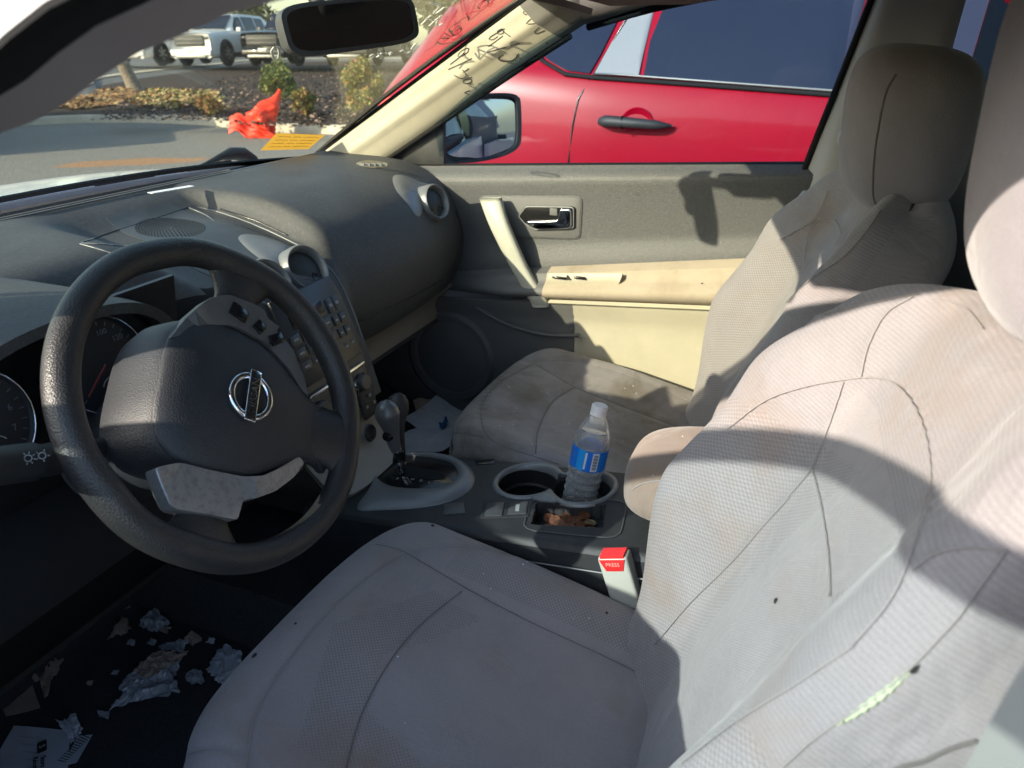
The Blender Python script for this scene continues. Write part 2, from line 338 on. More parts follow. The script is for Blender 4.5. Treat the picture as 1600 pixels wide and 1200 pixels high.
nrmf = np.gradient(Fp, axis=0); nrmf = np.stack([-nrmf[:, 1], nrmf[:, 0]], -1); nrmf /= np.linalg.norm(nrmf, axis=1, keepdims=True)
if nrmf[20] @ (Bp[20, :2]-Fp[20]) < 0: nrmf = -nrmf
kerbP = np.array([[(*(Fp[i]+nrmf[i]*o), z) for o, z in ((0, -.02), (.015, .12), (.035, .135), (.15, .135), (.165, .10))] for i in range(60)])
sheet('kerb', kerbP, M['concrete'])
bed = np.zeros((60, 30, 3))
for i in range(60):
    a = np.array((*(Fp[i]+nrmf[i]*.16), .115)); b_ = Bp[i]
    for j in range(30):
        s = (j/29)**1.7; p = a*(1-s)+b_*s; bed[i, j] = p
        bed[i, j, 2] += .10*math.sin(math.pi*min(1, s*3))*(.5+.5*math.sin(i*.7+j*.4))*.8+.02*rng.random()
sheet('mulch_bed', bed, M['mulch'])
# far lane and lot, rising gently behind the bed
lane = np.zeros((60, 4, 3))
for i in range(60):
    a = Bp[i].copy(); d = a[:2]-np.array([0, 0]); d = d/np.linalg.norm(d)
    lane[i, 0] = (*(a[:2]-d*.5), a[2]-.05); lane[i, 1] = (*(a[:2]+d*5.), a[2]+.05); lane[i, 2] = (*(a[:2]+d*12), .62); lane[i, 3] = (*(a[:2]+d*120), .64)
sheet('road', lane, M['asphalt2'])
strip = np.zeros((60, 2, 3))
for i in range(60):
    a = lane[i, 1]; d = a[:2]/np.linalg.norm(a[:2]); strip[i, 0] = (*(a[:2]-d*.9), a[2]+.012); strip[i, 1] = (*(a[:2]+d*2.0), a[2]+.03)
sheet('pavement', strip, M['concrete'])
# loose litter and grass on the bed (uncountable)
def bed_pt(px, py):
    for z0 in (.2,):
        p = U(px, py, 'z', .12)
    h = BVHTree.FromPolygons
    return p
bedbvh = BVHTree.FromPolygons([tuple(v) for v in bed.reshape(-1, 3)], gridvf(bed)[1])
def on_bed(px, py):
    h = bedbvh.ray_cast(Vector(CAM), Vector(ray(px, py)).normalized()); return h[0] if h[0] else U(px, py, 'z', .2)
def leaves(name, polys_px, n, size, mats_, up=.3, label=None, parent=None):
    V = []; F = []; MI = []
    for poly, cnt in zip(polys_px, n):
        xs = [p[0] for p in poly]; ys = [p[1] for p in poly]; k = 0
        while k < cnt:
            x, y = random.uniform(min(xs), max(xs)), random.uniform(min(ys), max(ys))
            if not inpoly(np.array(x), np.array(y), poly): k += .3; continue
            p = on_bed(x, y); s = size*random.uniform(.5, 1.3); a = random.random()*6.28
            d = Vector((math.cos(a), math.sin(a), random.uniform(-.2, up))).normalized()*s; e = Vector((-math.sin(a), math.cos(a), random.uniform(0, up)))*s*.45
            o = len(V); b0 = p+Vector((random.uniform(-.1, .1), random.uniform(-.1, .1), .015+random.random()*.03)); V += [b0, b0+d*.5+e, b0+d, b0+d*.5-e]; F.append((o, o+1, o+2, o+3)); MI.append(random.randrange(len(mats_))); k += 1
    o = mesh(name, V, F, mats_, parent, False, midx=MI); return o
M['leafbrown'] = mat('dry_leaf', (.42, .22, .09), .8, var=.4, vscale=3); M['leafstraw'] = mat('straw', (.50, .36, .17), .8, var=.4, vscale=3)
M['grass'] = mat('grass_blade', (.20, .22, .05), .8, var=.4, vscale=3); M['chip'] = mat('bark_chip', (.13, .085, .065), .9, var=.5, vscale=5); M['chipd'] = mat('bark_chip_dark', (.035, .026, .022), .9, var=.4)
M['chipl'] = mat('bark_chip_pale', (.30, .20, .15), .9, var=.4, vscale=5)
tag(leaves('dry_leaves', [[(80, 165), (130, 142), (205, 138), (215, 150), (180, 165), (120, 172)]], [2500], .10, [M['leafbrown'], M['leafbrown'], M['leafstraw']]), 'drift of dry brown leaves beside the tree trunk', 'leaves', kind='stuff')
tag(leaves('grass', [[(205, 155), (235, 140), (345, 144), (330, 155), (345, 162), (260, 172), (215, 165)], [(315, 150), (335, 146), (348, 165), (340, 180), (325, 180), (312, 168)]], [2600, 500], .085, [M['grass'], M['leafstraw'], M['leafstraw'], M['leafbrown']], up=.7), 'yellowing grass tufts on the mulch bed', 'grass', kind='stuff')
tag(leaves('bark_chips', [[(150, 190), (180, 168), (430, 105), (640, 90), (700, 130), (640, 205), (430, 200), (300, 190)]], [9000], .075, [M['chip'], M['chipd'], M['chipd'], M['chipd'], M['chipl']], up=.5), 'dark bark chips spread over the bed', 'mulch', kind='stuff')
# ---- shrubs, tree, cone
M['leafg'] = mat('shrub_leaf', (.09, .13, .03), .55, var=.5, vscale=9); M['leafy'] = mat('shrub_leaf_pale', (.28, .27, .07), .55, var=.4, vscale=9); M['leafr'] = mat('shrub_leaf_russet', (.30, .12, .05), .6, var=.4, vscale=9)
M['leafd'] = mat('tree_leaf', (.045, .07, .025), .6, var=.5, vscale=2); M['leafm'] = mat('tree_leaf_yellow', (.16, .17, .05), .6, var=.5, vscale=2)
M['bark'] = mat('bark', (.20, .165, .13), .9, var=.5, vscale=18, bump=.8, bscale=60)
def crown(name, c, rad, n, size, mats_, parent, world=True, hole=.0):
    V = []; F = []; MI = []
    cl = [(rng.normal(size=3), rng.uniform(.25, .5)) for _ in range(14)]
    for k in range(n):
        v = rng.normal(size=3); v /= np.linalg.norm(v); q, s0 = cl[rng.integers(14)]; q = q/np.linalg.norm(q)*rng.uniform(.45, .75)
        p = (q+v*s0*rng.uniform(.6, 1.))*np.array(rad)+np.array(c)
        a = rng.normal(size=3); a /= np.linalg.norm(a); b = np.cross(a, rng.normal(size=3)); b /= np.linalg.norm(b); s = size*rng.uniform(.6, 1.4); o = len(V)
        V += [p-a*s, p+b*s*.5, p+a*s, p-b*s*.5]; F.append((o, o+1, o+2, o+3)); MI.append(int(rng.integers(len(mats_))))
    return mesh(name, V, F, mats_, parent, False, midx=MI, world=world)
def shrub(px, py, h, wd, mats_, label, n=2600, leaf=.028):
    p = on_bed(px, py); e = empty('shrub', p, label, 'shrub')
    crown('foliage', (p.x, p.y, p.z+h*.52), (wd/2*1.15, wd/2*1.15, h*.52), n, leaf, mats_, e)
    L = [[(p.x, p.y, p.z-.03), (p.x+rng.uniform(-.5, .5)*wd*.4, p.y+rng.uniform(-.5, .5)*wd*.4, p.z+h*.6)] for _ in range(5)]
    multi_tube('stem', L, .01, M['bark'], e)
shrub(441, 158, .85, .75, [M['leafg'], M['leafg'], M['leafy']], 'rounded green shrub behind the fallen orange cone, nearest the mirror', 5000)
shrub(476, 182, .48, .42, [M['leafy'], M['leafg'], M['leafr']], 'smallest russet-tipped shrub, low beside the orange cone', 2200)
shrub(572, 178, .95, .72, [M['leafy'], M['leafy'], M['leafr'], M['leafg']], 'yellow-green shrub with orange top seen past the rear-view mirror', 5000)
shrub(330, 182, .42, .42, [M['leafr'], M['leafy'], M['leafbrown']], 'dry brown tuft-like shrub at the kerb left of the cone', 1500)
tp = on_bed(213, 140); te = empty('tree', tp, 'tree with a leaning grey mottled trunk on the mulch bed', 'tree')
tube('trunk', spl([(tp.x, tp.y, tp.z-.1), (tp.x-.1, tp.y+.12, tp.z+.5), (tp.x-.3, tp.y+.3, tp.z+1.6), (tp.x-.35, tp.y+.5, tp.z+3.2), (tp.x-.2, tp.y+.6, tp.z+5)], 30), np.interp(np.linspace(0, 1, 30), [0, .05, 1], [.24, .17, .07]), M['bark'], te, n=12)
multi_tube('branch', [[(tp.x-.33, tp.y+.4, tp.z+2.5+.4*i), (tp.x+1.4*math.cos(i*2.2), tp.y+1.4*math.sin(i*2.2), tp.z+4+.4*i)] for i in range(6)], .035, M['bark'], te)
crown('crown', (tp.x-.2, tp.y+.5, tp.z+5.2), (2.4, 2.4, 2.), 2500, .06, [M['leafr'], M['leafy'], M['leafbrown']], te)
# fallen, crumpled traffic cone
cp = U(400, 214, 'z', .0); ce = empty('traffic_cone', cp, 'crumpled orange traffic cone lying on the asphalt against the kerb', 'traffic cone')
rw = Vector((RR[0], RR[1], 0)).normalized(); fw = Vector((FF[0], FF[1], 0)).normalized()
ax0 = cp+rw*.10+Vector((0, 0, .14)); ax1 = cp+rw*.43+fw*.2+Vector((0, 0, .70))
A = (ax1-ax0).normalized(); X1 = A.cross(fw).normalized(); Y1 = A.cross(X1)
P = np.zeros((16, 24, 3)); rads = np.interp(np.linspace(0, 1, 16), [0, .2, .45, .62, .68, .8, 1], [.20, .20, .165, .13, .085, .055, .022])
for i in range(16):
    s = i/15; c0 = ax0+(ax1-ax0)*s+rw*(-.10*math.sin(s*5)*(1-s))
    for j in range(24):
        a = j/24*2*math.pi; wv = 1+(.26*math.sin(3*a+i*.8)+.12*math.sin(7*a-i*1.7))*(1-s)**1.3
        P[i, j] = c0+(X1*math.cos(a)+Y1*math.sin(a))*rads[i]*wv
        P[i, j, 2] = max(P[i, j, 2], .012)
grid('cone_body', P, M['orange'], ce, cv=True, caps=True, smooth=False)
P = np.zeros((14, 14, 3))
for i in range(14):
    for j in range(14):
        u, v = i/13-.5, j/13-.5; q = cp+rw*(-.04+u*.72)+fw*(v*.20)+Vector((0, 0, .13+.24*v-.22*u*(1 if u < 0 else .5)+.035*math.sin(u*15)+.025*math.sin(v*19+u*9))); P[i, j] = q; P[i, j, 2] = max(P[i, j, 2], .012)
shell('cone_base', P, M['orange'], ce, th=.02)
# ================================================================== vehicles outside
def interp_st(st, y):
    ys = [s[0] for s in st]; return [float(np.interp(y, ys, [s[k] for s in st])) for k in range(1, len(st[0]))]
def car_section(st, y, n=26, zb=.22):
    # station: y, lower half-width, belt z, roof z, roof half-width
    w, zbelt, zr, wr = interp_st(st, y)
    pts = [(0, zb), (w*.86, zb), (w*.97, zb+.07), (w, zb+.22), (w*1.0, zb+.45), (w*1.005, zbelt-.26), (w*.985, zbelt-.12), (w*.965, zbelt-.03), (w*.945, zbelt), ]
    if zr > zbelt+.04:
        for s in (.25, .5, .75, .92): pts.append((w*.94+(wr-w*.94)*s**1.15, zbelt+(zr-.05-zbelt)*s))
        pts += [(wr*.92, zr-.03), (wr*.78, zr-.008), (wr*.4, zr+.01), (0, zr+.015)]
    else: pts += [(w*.9, zbelt+.02), (w*.8, zbelt+.035), (w*.7, zbelt+.045), (w*.6, zbelt+.05), (w*.5, zbelt+.055), (w*.35, zbelt+.06), (w*.2, zbelt+.062), (0, zbelt+.064)]
    return pts
def side_x(st, y, z):
    pts = car_section(st, y); zz = [p[1] for p in pts[2:13]]; xx = [p[0] for p in pts[2:13]]; return float(np.interp(z, zz, xx))
def panel_on_side(name, st, poly, mat_, parent, off=.006, th=.004, sgn=-1, res=14):
    # polygon in (y,z) laid on the body side, meshed as strips between its lower and upper chain
    ys = [p[0] for p in poly]; y0, y1 = min(ys), max(ys); P = []
    for k in range(res+1):
        y = y0+(y1-y0)*min(max(k/res, .002), .998); zs = []
        for i in range(len(poly)):
            a, b = poly[i-1], poly[i]
            if (a[0]-y)*(b[0]-y) <= 0 and a[0] != b[0]: zs.append(a[1]+(b[1]-a[1])*(y-a[0])/(b[0]-a[0]))
        if len(zs) < 2: continue
        lo, hi = min(zs), max(zs); P.append([(sgn*(side_x(st, y, lo+(hi-lo)*s)+off), y, lo+(hi-lo)*s) for s in np.linspace(0, 1, 7)])
    return shell(name, np.array(P), mat_, parent, th=th, nrm=(sgn, 0, 0), world=False)
def make_wheel(parent, x, y, r, sgn, rimmat, detail=True):
    fr = Matrix.Translation((x, y, r)) @ Matrix.Rotation(R(90)*sgn, 4, 'Y')
    wh = lathe('wheel', [(r*.62, -.10), (r*.97, -.10), (r, -.07), (r, .07), (r*.96, .105), (r*.7, .115), (r*.66, .10)], fr, M['rubber'], parent, n=36, world=False)
    lathe('rim', [(0, .07), (r*.18, .085), (r*.2, .06), (r*.55, .05), (r*.6, .10), (r*.66, .105), (r*.665, .02), (r*.66, -.08)], fr, M['gloss'], wh, n=36, world=False)
    for k in range(6):
        a = k*math.pi/3; bm = bmesh.new(); bmesh.ops.create_cube(bm, size=1); bm.transform(fr @ Matrix.Rotation(a, 4, 'Z') @ Matrix.Translation((r*.36, 0, .082)) @ Matrix.Diagonal((r*.6, r*.13, .02, 1))); bm_obj('spoke', bm, rimmat, wh, world=False)
    return wh
def car_body(name, st, y0, y1, paint, root, ends=True, n=60):
    yy = np.linspace(y0, y1, n); rows = []
    for y in yy:
        h = car_section(st, y); rows.append([(-x, y, z) for x, z in h[::-1]]+[(x, y, z) for x, z in h[1:]])
    return grid(name, np.array(rows), paint, root, flip=False, caps=ends, world=False)
# red car: its tail towards +y, nose towards -y, parked alongside
RX = 2.66
st = [(-3.3, .60, .72, .72, .5), (-3.15, .78, .80, .8, .6), (-2.6, .88, .95, .95, .6), (-2.0, .90, 1.06, 1.06, .6), (-1.7, .905, 1.10, 1.16, .62), (-1.0, .91, 1.17, 1.62, .62), (-.55, .915, 1.215, 1.68, .63), (.25, .915, 1.27, 1.69, .62), (.7, .90, 1.31, 1.66, .60), (1.0, .86, 1.30, 1.55, .57), (1.25, .80, 1.15, 1.33, .52), (1.32, .74, 1.0, 1.1, .5)]
rc = empty('red_car', (RX, 0, 0), 'red car parked alongside with black door handle and dark tinted windows', 'car')
car_body('body', st, -3.3, 1.32, M['red'], rc)
dg = [(.075, 1.47), (-.62, 1.50), (-.60, 1.222), (.25, 1.272)]
M['divider'] = mat('window_divider', (.20, .205, .22), .5, metal=.0, var=.04)
panel_on_side('window', st, [(-.60, 1.225), (.072, 1.264), (.068, 1.60), (-.62, 1.63)], M['tintglass'], rc, off=.008)
panel_on_side('divider_panel', st, [(.080, 1.266), (.250, 1.275), (.125, 1.58), (.076, 1.60)], M['divider'], rc, off=.009)
panel_on_side('quarter_window', st, [(.262, 1.275), (.36, 1.285), (.45, 1.325), (.54, 1.42), (.50, 1.52), (.16, 1.58)], M['tintglass'], rc, off=.008)
panel_on_side('window', st, [(-.66, 1.215), (-1.35, 1.16), (-1.25, 1.30), (-.9, 1.56), (-.70, 1.60)], M['tintglass'], rc, off=.008)
def on_side(pts, off=.01): return [(-(side_x(st, y, z)+off), y, z) for y, z in pts]
multi_tube('window_trim', [on_side([(-.60, 1.215), (-.2, 1.238), (.25, 1.262), (.36, 1.272), (.46, 1.316), (.56, 1.42), (.52, 1.53)])], .008, M['rubber'], rc, world=False)
tube('chrome_strip', on_side([(-.60, 1.228), (.17, 1.273), (.25, 1.274)], .014), .0035, M['greytrim'], rc, world=False)
tube('door_seam', on_side([(.075, 1.66), (.256, 1.268), (.30, 1.19), (.315, 1.10), (.325, .96), (.33, .6)], .0015), .0035, M['gloss'], rc, world=False)
tube('door_seam', on_side([(-.66, .5), (-.655, 1.0), (-.65, 1.21)], .0015), .0035, M['gloss'], rc, world=False)
# handle cup and handle
hx = -(side_x(st, .08, 1.118)); fr = frame((hx+.004, .075, 1.105), (0, -1, 0), (-1, 0, 0))
lathe('handle_cup', [(.001, -.004), (.030, -.002), (.050, .003), (.060, .0075), (.063, .004)], fr @ Matrix.Diagonal((1, 1, 1, 1)), M['red'], rc, world=False)
ha = tubevf(spl([(hx-.020, .205, 1.118), (hx-.045, .16, 1.121), (hx-.052, .06, 1.118), (hx-.040, -.02, 1.113), (hx-.018, -.055, 1.110)], 30), np.interp(np.linspace(0, 1, 30), [0, .1, .8, 1], [.014, .021, .016, .005]), 12, flat=1., up=(1, 0, 0))
grid('handle', ha, M['black'], rc, cv=True, caps=True, flip=True, world=False)
rbox('handle_seam', (hx-.046, .115, 1.12), (.044, .002, .046), M['gloss'], rc, bev=0, world=False)
panel_on_side('tail_lamp', st, [(.98, 1.22), (1.22, 1.16), (1.25, 1.02), (1.05, 1.10)], mat('tail_lamp', (.75, .05, .03), .2, coat=.5), rc, off=.012)
hatch = np.array([[(x, 1.245+.0*s-(s*.33), 1.17+s*.42) for x in np.linspace(-.52, .52, 6)] for s in np.linspace(.05, .95, 6)]); hatch[:, :, 1] += .03
shell('rear_window', hatch, M['tintglass'], rc, th=.01, nrm=(0, 1, 0), world=False)
for sx in (-1, 1):
    for y in (-2.35, .62): make_wheel(rc, sx*.80, y, .34, sx, M['silver'])
# SUVs
def make_suv(root, paint, dark=False):
    s2 = [(-2.45, .90, 1.06, 1.06, .6), (-2.3, .96, 1.11, 1.11, .6), (-1.2, .98, 1.18, 1.18, .6), (-1.0, .98, 1.18, 1.24, .66), (-.35, .985, 1.18, 1.78, .70), (.2, .985, 1.18, 1.84, .72), (1.9, .97, 1.18, 1.80, .70), (2.3, .95, 1.16, 1.6, .68), (2.45, .90, 1.0, 1.1, .6)]
    car_body('body', s2, -2.45, 2.45, paint, root)
    g = M['tintglass']
    for sg in (-1, 1):
        panel_on_side('window', s2, [(-.75, 1.2), (.02, 1.2), (.02, 1.70), (-.30, 1.70)], g, root, sgn=sg, off=.01)
        panel_on_side('window', s2, [(.10, 1.2), (1.0, 1.2), (1.0, 1.72), (.10, 1.72)], g, root, sgn=sg, off=.01)
        panel_on_side('window', s2, [(1.08, 1.22), (1.8, 1.22), (1.75, 1.68), (1.08, 1.70)], g, root, sgn=sg, off=.01)
        panel_on_side('sill_trim', s2, [(-1.15, .27), (1.15, .27), (1.15, .42), (-1.15, .42)], M['black'], root, sgn=sg, off=.01)
        for y in (-1.5, 1.5):
            fr = Matrix.Translation((sg*.93, y, .42)) @ Matrix.Rotation(R(90)*sg, 4, 'Y'); lathe('wheel_arch', [(.0, .055), (.46, .056), (.50, .045), (.50, -.05)], fr, M['black'], root, n=32, world=False)
            make_wheel(root, sg*.93, y, .41, sg, M['silver'])
        rbox('headlight', (sg*.74, -2.36, .93), (.26, .20, .12), M['tintglass'], root, bev=.03, world=False)
        rbox('wing_mirror', (sg*1.08, -.62, 1.24), (.2, .12, .17), paint, root, bev=.04, world=False)
        tube('roof_rail', [(sg*.62, -.1, 1.80), (sg*.62, 0, 1.88), (sg*.62, 1.5, 1.88), (sg*.62, 1.7, 1.83)], .02, M['black'], root, world=False)
    rbox('grille', (0, -2.44, .84), (1.30, .10, .38), M['black'], root, bev=.03, world=False)
    for k in range(2): rbox('grille_bar', (0, -2.495, .76+.15*k), (1.2, .02, .012), M['silver'], root, bev=.003, world=False)
    rbox('bumper', (0, -2.44, .42), (1.78, .16, .22), paint, root, bev=.05, world=False)
    rbox('skid_plate', (0, -2.47, .29), (1.3, .14, .10), M['silver'], root, bev=.02, world=False)
    P = np.array([[(x, -.98+s*.62, 1.24+s*.52) for x in np.linspace(-.66, .66, 6)*(1-.0*s)] for s in np.linspace(.0, 1, 5)]); P[:, :, 2] += .03; P[:, :, 1] -= .03
    shell('windscreen', P, g, root, th=.02, nrm=(0, -1, 1), world=False)
    rbox('number_plate', (0, -2.53, .5), (.32, .01, .12), M['plate'], root, bev=.003, world=False)
M['blackpaint'] = mat('black_paint', (.016, .018, .022), .25, coat=.7)
M['darkgrey'] = mat('grey_paint', (.10, .11, .12), .3, coat=.5)
NOSE = Vector((-.97, -.17, 0)); ROW = Vector((.17, -.985, 0)); SF = U(303, 101, 'z', .62)-NOSE*2.45
s0 = empty('suv', SF, 'middle white off-road SUV with black grille, front half turned to us, beyond the mulch bed', 'SUV', 'SUVs parked across the lane'); make_suv(s0, M['white']); s0.rotation_euler = (0, 0, R(-80))
s1 = add_copy(s0); s1.location = SF-ROW*3.0; s1['label'] = 'white off-road SUV partly hidden behind the door pillar, leftmost of the parked row'
s2_ = empty('suv', SF+ROW*3.1, 'black SUV parked right of the white one, partly hidden by the rear-view mirror', 'SUV', 'SUVs parked across the lane'); make_suv(s2_, M['blackpaint']); s2_.rotation_euler = (0, 0, R(-80))
s3 = add_copy(s2_); s3.location = SF+ROW*6.4; s3['label'] = 'dark SUV at the right end of the far row, behind the rear-view mirror'
for loc, rz, lb in (((5.8, 13.3, 0), -32, 'white SUV standing at the left edge of the view, shading the kerb'), ((-3.9, .8, 0), 3, 'dark SUV parked on the driver side, outside the view')):
    c = add_copy(s0 if loc[0] > 0 else s2_); c.location = loc; c.rotation_euler = (0, 0, R(rz)); c['label'] = lb; c['group'] = 'SUVs outside the frame'; c.scale = (1.1, 1.05, 1.28) if loc[0] > 0 else (1, 1, 1)  # unseen SUVs added for their shade: one on the kerb, one against skylight
for k, (loc, rz, lb, src) in enumerate((((5.2, -12.5, 0), -8, 'white SUV behind us, seen in the door mirror, nearer one', s0), ((9.4, -13.0, 0), -8, 'dark SUV behind us, seen in the door mirror beside white one', s2_), ((3.4, -24, 0), 170, 'white SUV far behind, seen in the door mirror', s0), ((12.5, -14.5, 0), -8, 'white SUV far right behind us through the rear window', s0))):
    c = add_copy(src); c.location = loc; c.rotation_euler = (0, 0, R(rz)); c['label'] = lb; c['group'] = 'SUVs parked behind'
# trees beyond
def far_tree(x, y, h, label, mats_, n=3500, grp=None):
    e = empty('tree', (x, y, .4), label, 'tree', grp)
    tube('trunk', [(x, y, .3), (x+.2, y, h*.3), (x, y+.3, h*.6)], [.3, .22, .12], M['bark'], e)
    crown('crown', (x, y, h*.58), (h*.38, h*.38, h*.42), n, .22, mats_, e)
for k in range(9):
    far_tree(38+k*5.5, 58-k*7+3*math.sin(k*2), 9+2*math.sin(k*3), 'bushy tree in the row beyond the parked SUVs', [M['leafm'], M['leafd'], M['leafm']], grp='row of trees beyond the parked SUVs')
for k in range(7):
    far_tree(15+k*5, -33-4*math.sin(k*2.2), 9+2*math.cos(k*3), 'bushy tree in the row behind the car park', [M['leafd'], M['leafm']], grp='row of trees behind the car park')
M['hedge'] = M['leafd']
# ================================================================== OUR CAR: shell
car = empty('white_car', (0, 0, 0), 'white car we look into, with roof pillars, windshield, bonnet, carpet and rear cabin', 'car')
# windshield (curved in both directions)
def ws(u, s):                                # u -1..1 across, s 0 base .. 1 header
    e = (.752*(1-s)+.655*s, .72*(1-s)+.035*s, 1.096*(1-s)+1.480*s+.014*math.sin(math.pi*s)); k = abs(u)**2.4
    yc = .885*(1-s)-.03*s; zc = 1.112*(1-s)+1.492*s+.045*math.sin(math.pi*s)
    return (u*e[0], yc*(1-k)+e[1]*k, zc*(1-k)+e[2]*k)
W = np.array([[ws(u, s) for s in np.linspace(0, 1, 24)] for u in np.linspace(-1, 1, 36)])
wso = shell('windshield', W, M['wsglass'], car, th=.004, nrm=(0, 1, 1)); wso['label'] = 'raked windshield with marker writing'
wsb = BVHTree.FromPolygons([tuple(v) for v in W.reshape(-1, 3)], gridvf(W)[1])
def on_ws(px, py, lift=.003):
    h = wsb.ray_cast(Vector(CAM), Vector(ray(px, py)).normalized())
    if not h[0]: return None
    d = (Vector(CAM)-h[0]).normalized(); return h[0]+d*lift
# frit band and base seal
fr_ = np.array([[tuple(np.array(ws(u, s))+np.array((0, -.006, -.006))) for s in (0, .012, .024)] for u in np.linspace(-1, 1, 36)])
shell('base_seal', fr_, M['gloss'], car, th=.004)
for sg in (-1, 1):
    P = [np.array(ws(sg*.985, s)) for s in np.linspace(.0, 1, 20)]; tube('edge_seal', P, .006, M['rubber'], car)
tube('header_seal', [np.array(ws(u, 1.0)) for u in np.linspace(-1, 1, 20)], .008, M['rubber'], car)
# cowl, bonnet
cw = np.array([[(x, y, z) for y, z in ((.86-.2*abs(x/.74)**2.4, 1.080), (.90-.2*abs(x/.74)**2.4, 1.098), (.955-.2*abs(x/.74)**2.4, 1.092))] for x in np.linspace(-.74, .74, 30)])
shell('cowl', cw, M['black'], car, th=.01, nrm=(0, 0, 1))
def bonnet(x, t):
    y0 = .94-.22*abs(x/.80)**2.6; y = y0+(1.72-y0)*t
    return (x, y, 1.100-.02*abs(x/.8)**2-.02*t-.26*t**3.2-.09*(abs(x)/.85)**6)
bn = np.array([[bonnet(x, t) for t in np.linspace(0, 1, 24)] for x in np.linspace(-.84, .84, 40)])
shell('bonnet', bn, M['white'], car, th=.012, nrm=(0, 0, 1))
for sg in (-1, 1):
    P = np.array([[(sg*(.845+.05*math.sin(math.pi*k/8)**.7), .55+y*1.2, 1.02-.02-k*.08-.2*y**3) for k in range(9)] for y in np.linspace(0, 1, 14)])
    shell('wing', P, M['white'], car, th=.01, nrm=(sg, 0, 0))
P = np.array([[(x, 1.76-.10*abs(x/.85)**3, z) for z in (.25, .45, .62, .8)] for x in np.linspace(-.85, .85, 12)]); shell('front_bumper', P, M['white'], car, th=.02, nrm=(0, 1, 0))
# wiper (outside, at the glass foot)
wp = empty('windshield_wiper', (.47, .86, 1.11), 'black wiper arm resting at the foot of the windshield', 'wiper')
def wsq(u, s, l): p = np.array(ws(u, s)); return p+np.array((0, .25, .97))*l
WPX = [U(x, y, 'y', .90) for x, y in ((292, 268), (322, 256), (345, 245), (362, 240), (380, 241), (398, 250))]
tube('arm', WPX, [.003, .005, .009, .017, .019, .012], M['black'], wp, n=10)
tube('blade', [U(x, y, 'y', .915) for x, y in ((150, 293), (220, 280), (300, 263), (360, 252))], .005, M['rubber'], wp)
tube('wiper_shaft', [U(390, 246, 'y', .905), U(396, 262, 'y', .93)], .012, M['black'], wp)
# passenger A pillar trim
E1 = [U(497, 241, 'x', .735), U(545, 205, 'x', .73), U(600, 163, 'x', .72), U(700, 88, 'x', .69), U(817, 0, 'x', .65), U(900, -62, 'x', .62)]
E2 = [U(590, 256, 'x', .745), U(603, 247, 'x', .745), U(690, 188, 'x', .74), U(800, 112, 'x', .72), U(915, 37, 'x', .69), U(1040, 2, 'x', .66), U(1200, -50, 'x', .64)]
a1 = spl(E1, 40); a2 = spl(E2[:5]+[E2[4]+(E2[4]-E2[3])*.35], 40)
P = np.zeros((40, 14, 3))
for i in range(40):
    a, b = a1[i], a2[i]; ax_ = a2[min(i+1, 39)]-a2[max(i-1, 0)]; nn = np.cross(b-a, ax_); nn /= np.linalg.norm(nn); nn *= 1 if nn[0] < 0 else -1
    for j, s in enumerate(np.linspace(0, 1, 14)):
        bul = .016*math.sin(math.pi*s)**.6+.006*math.exp(-((s-.42)/.1)**2)
        P[i, j] = a*(1-s)+b*s+nn*bul
apo = shell('a_pillar_trim', P[:33], M['beige'], car, th=.006, nrm=(-1, 0, 0)); apo['label'] = 'pale beige windshield pillar trim with handwritten marks'
P2 = P[33:].copy(); hl = shell('header_corner_trim', np.concatenate([P[32:33], P[33:]]), M['headliner'], car, th=.006, nrm=(-1, 0, 0))
tube('pillar_seal', a2[:34]+np.array((.004, 0, -.004)), .007, M['rubber'], car)
tube('glass_run_seal', a1[:34]+np.array((0, 0, 0)), .005, M['rubber'], car)
# handwriting on the pillar, traced by casting onto the trim
def wr(pts): return [(680+x/5.714, y/5.714) for x, y in pts]
HW = [[(300, 430), (260, 440), (215, 475), (205, 505), (240, 500), (290, 465), (302, 432)], [(262, 470), (200, 525), (135, 575)], [(330, 520), (230, 570), (118, 620)],
      [(300, 610), (265, 635), (245, 625)], [(250, 640), (275, 660), (262, 690), (220, 695), (170, 672)], [(330, 690), (290, 695), (250, 720), (255, 740), (300, 742), (330, 715), (310, 705), (262, 712)], [(310, 805), (262, 825), (300, 840)],
      [(620, 255), (575, 280), (500, 325), (482, 350), (520, 352), (560, 325)], [(600, 255), (560, 275), (560, 300), (600, 300), (615, 275)], [(605, 320), (540, 370), (475, 415)], [(590, 262), (635, 300), (675, 328)], [(755, 383), (620, 420), (465, 467)], [(745, 475), (700, 530), (630, 545), (570, 535), (575, 505), (605, 490)],
      [(800, 85), (790, 115), (815, 130), (880, 120), (935, 135)], [(880, 150), (815, 205), (830, 215), (905, 208), (945, 215), (880, 290), (915, 295), (985, 265), (1030, 240)], [(940, 90), (975, 40), (965, 0)], [(990, 375), (1005, 395)]]
lines = []; ups = []
for s_ in HW:
    q = spl([(x, y) for x, y in wr(s_)], 18); pts = []; nn = []
    for x, y in q:
        p, n_ = cast(apo, x, y)
        if p is not None:
            n_ = n_ if n_.dot(Vector(CAM)-p) > 0 else -n_; pts.append(p+n_*.0008); nn.append(tuple(n_))
    if len(pts) > 3: lines.append(pts); ups.append(np.array(nn))
multi_tube('handwriting', lines, .00105, M['ink'], apo, n=5, flat=.35, ups=ups)
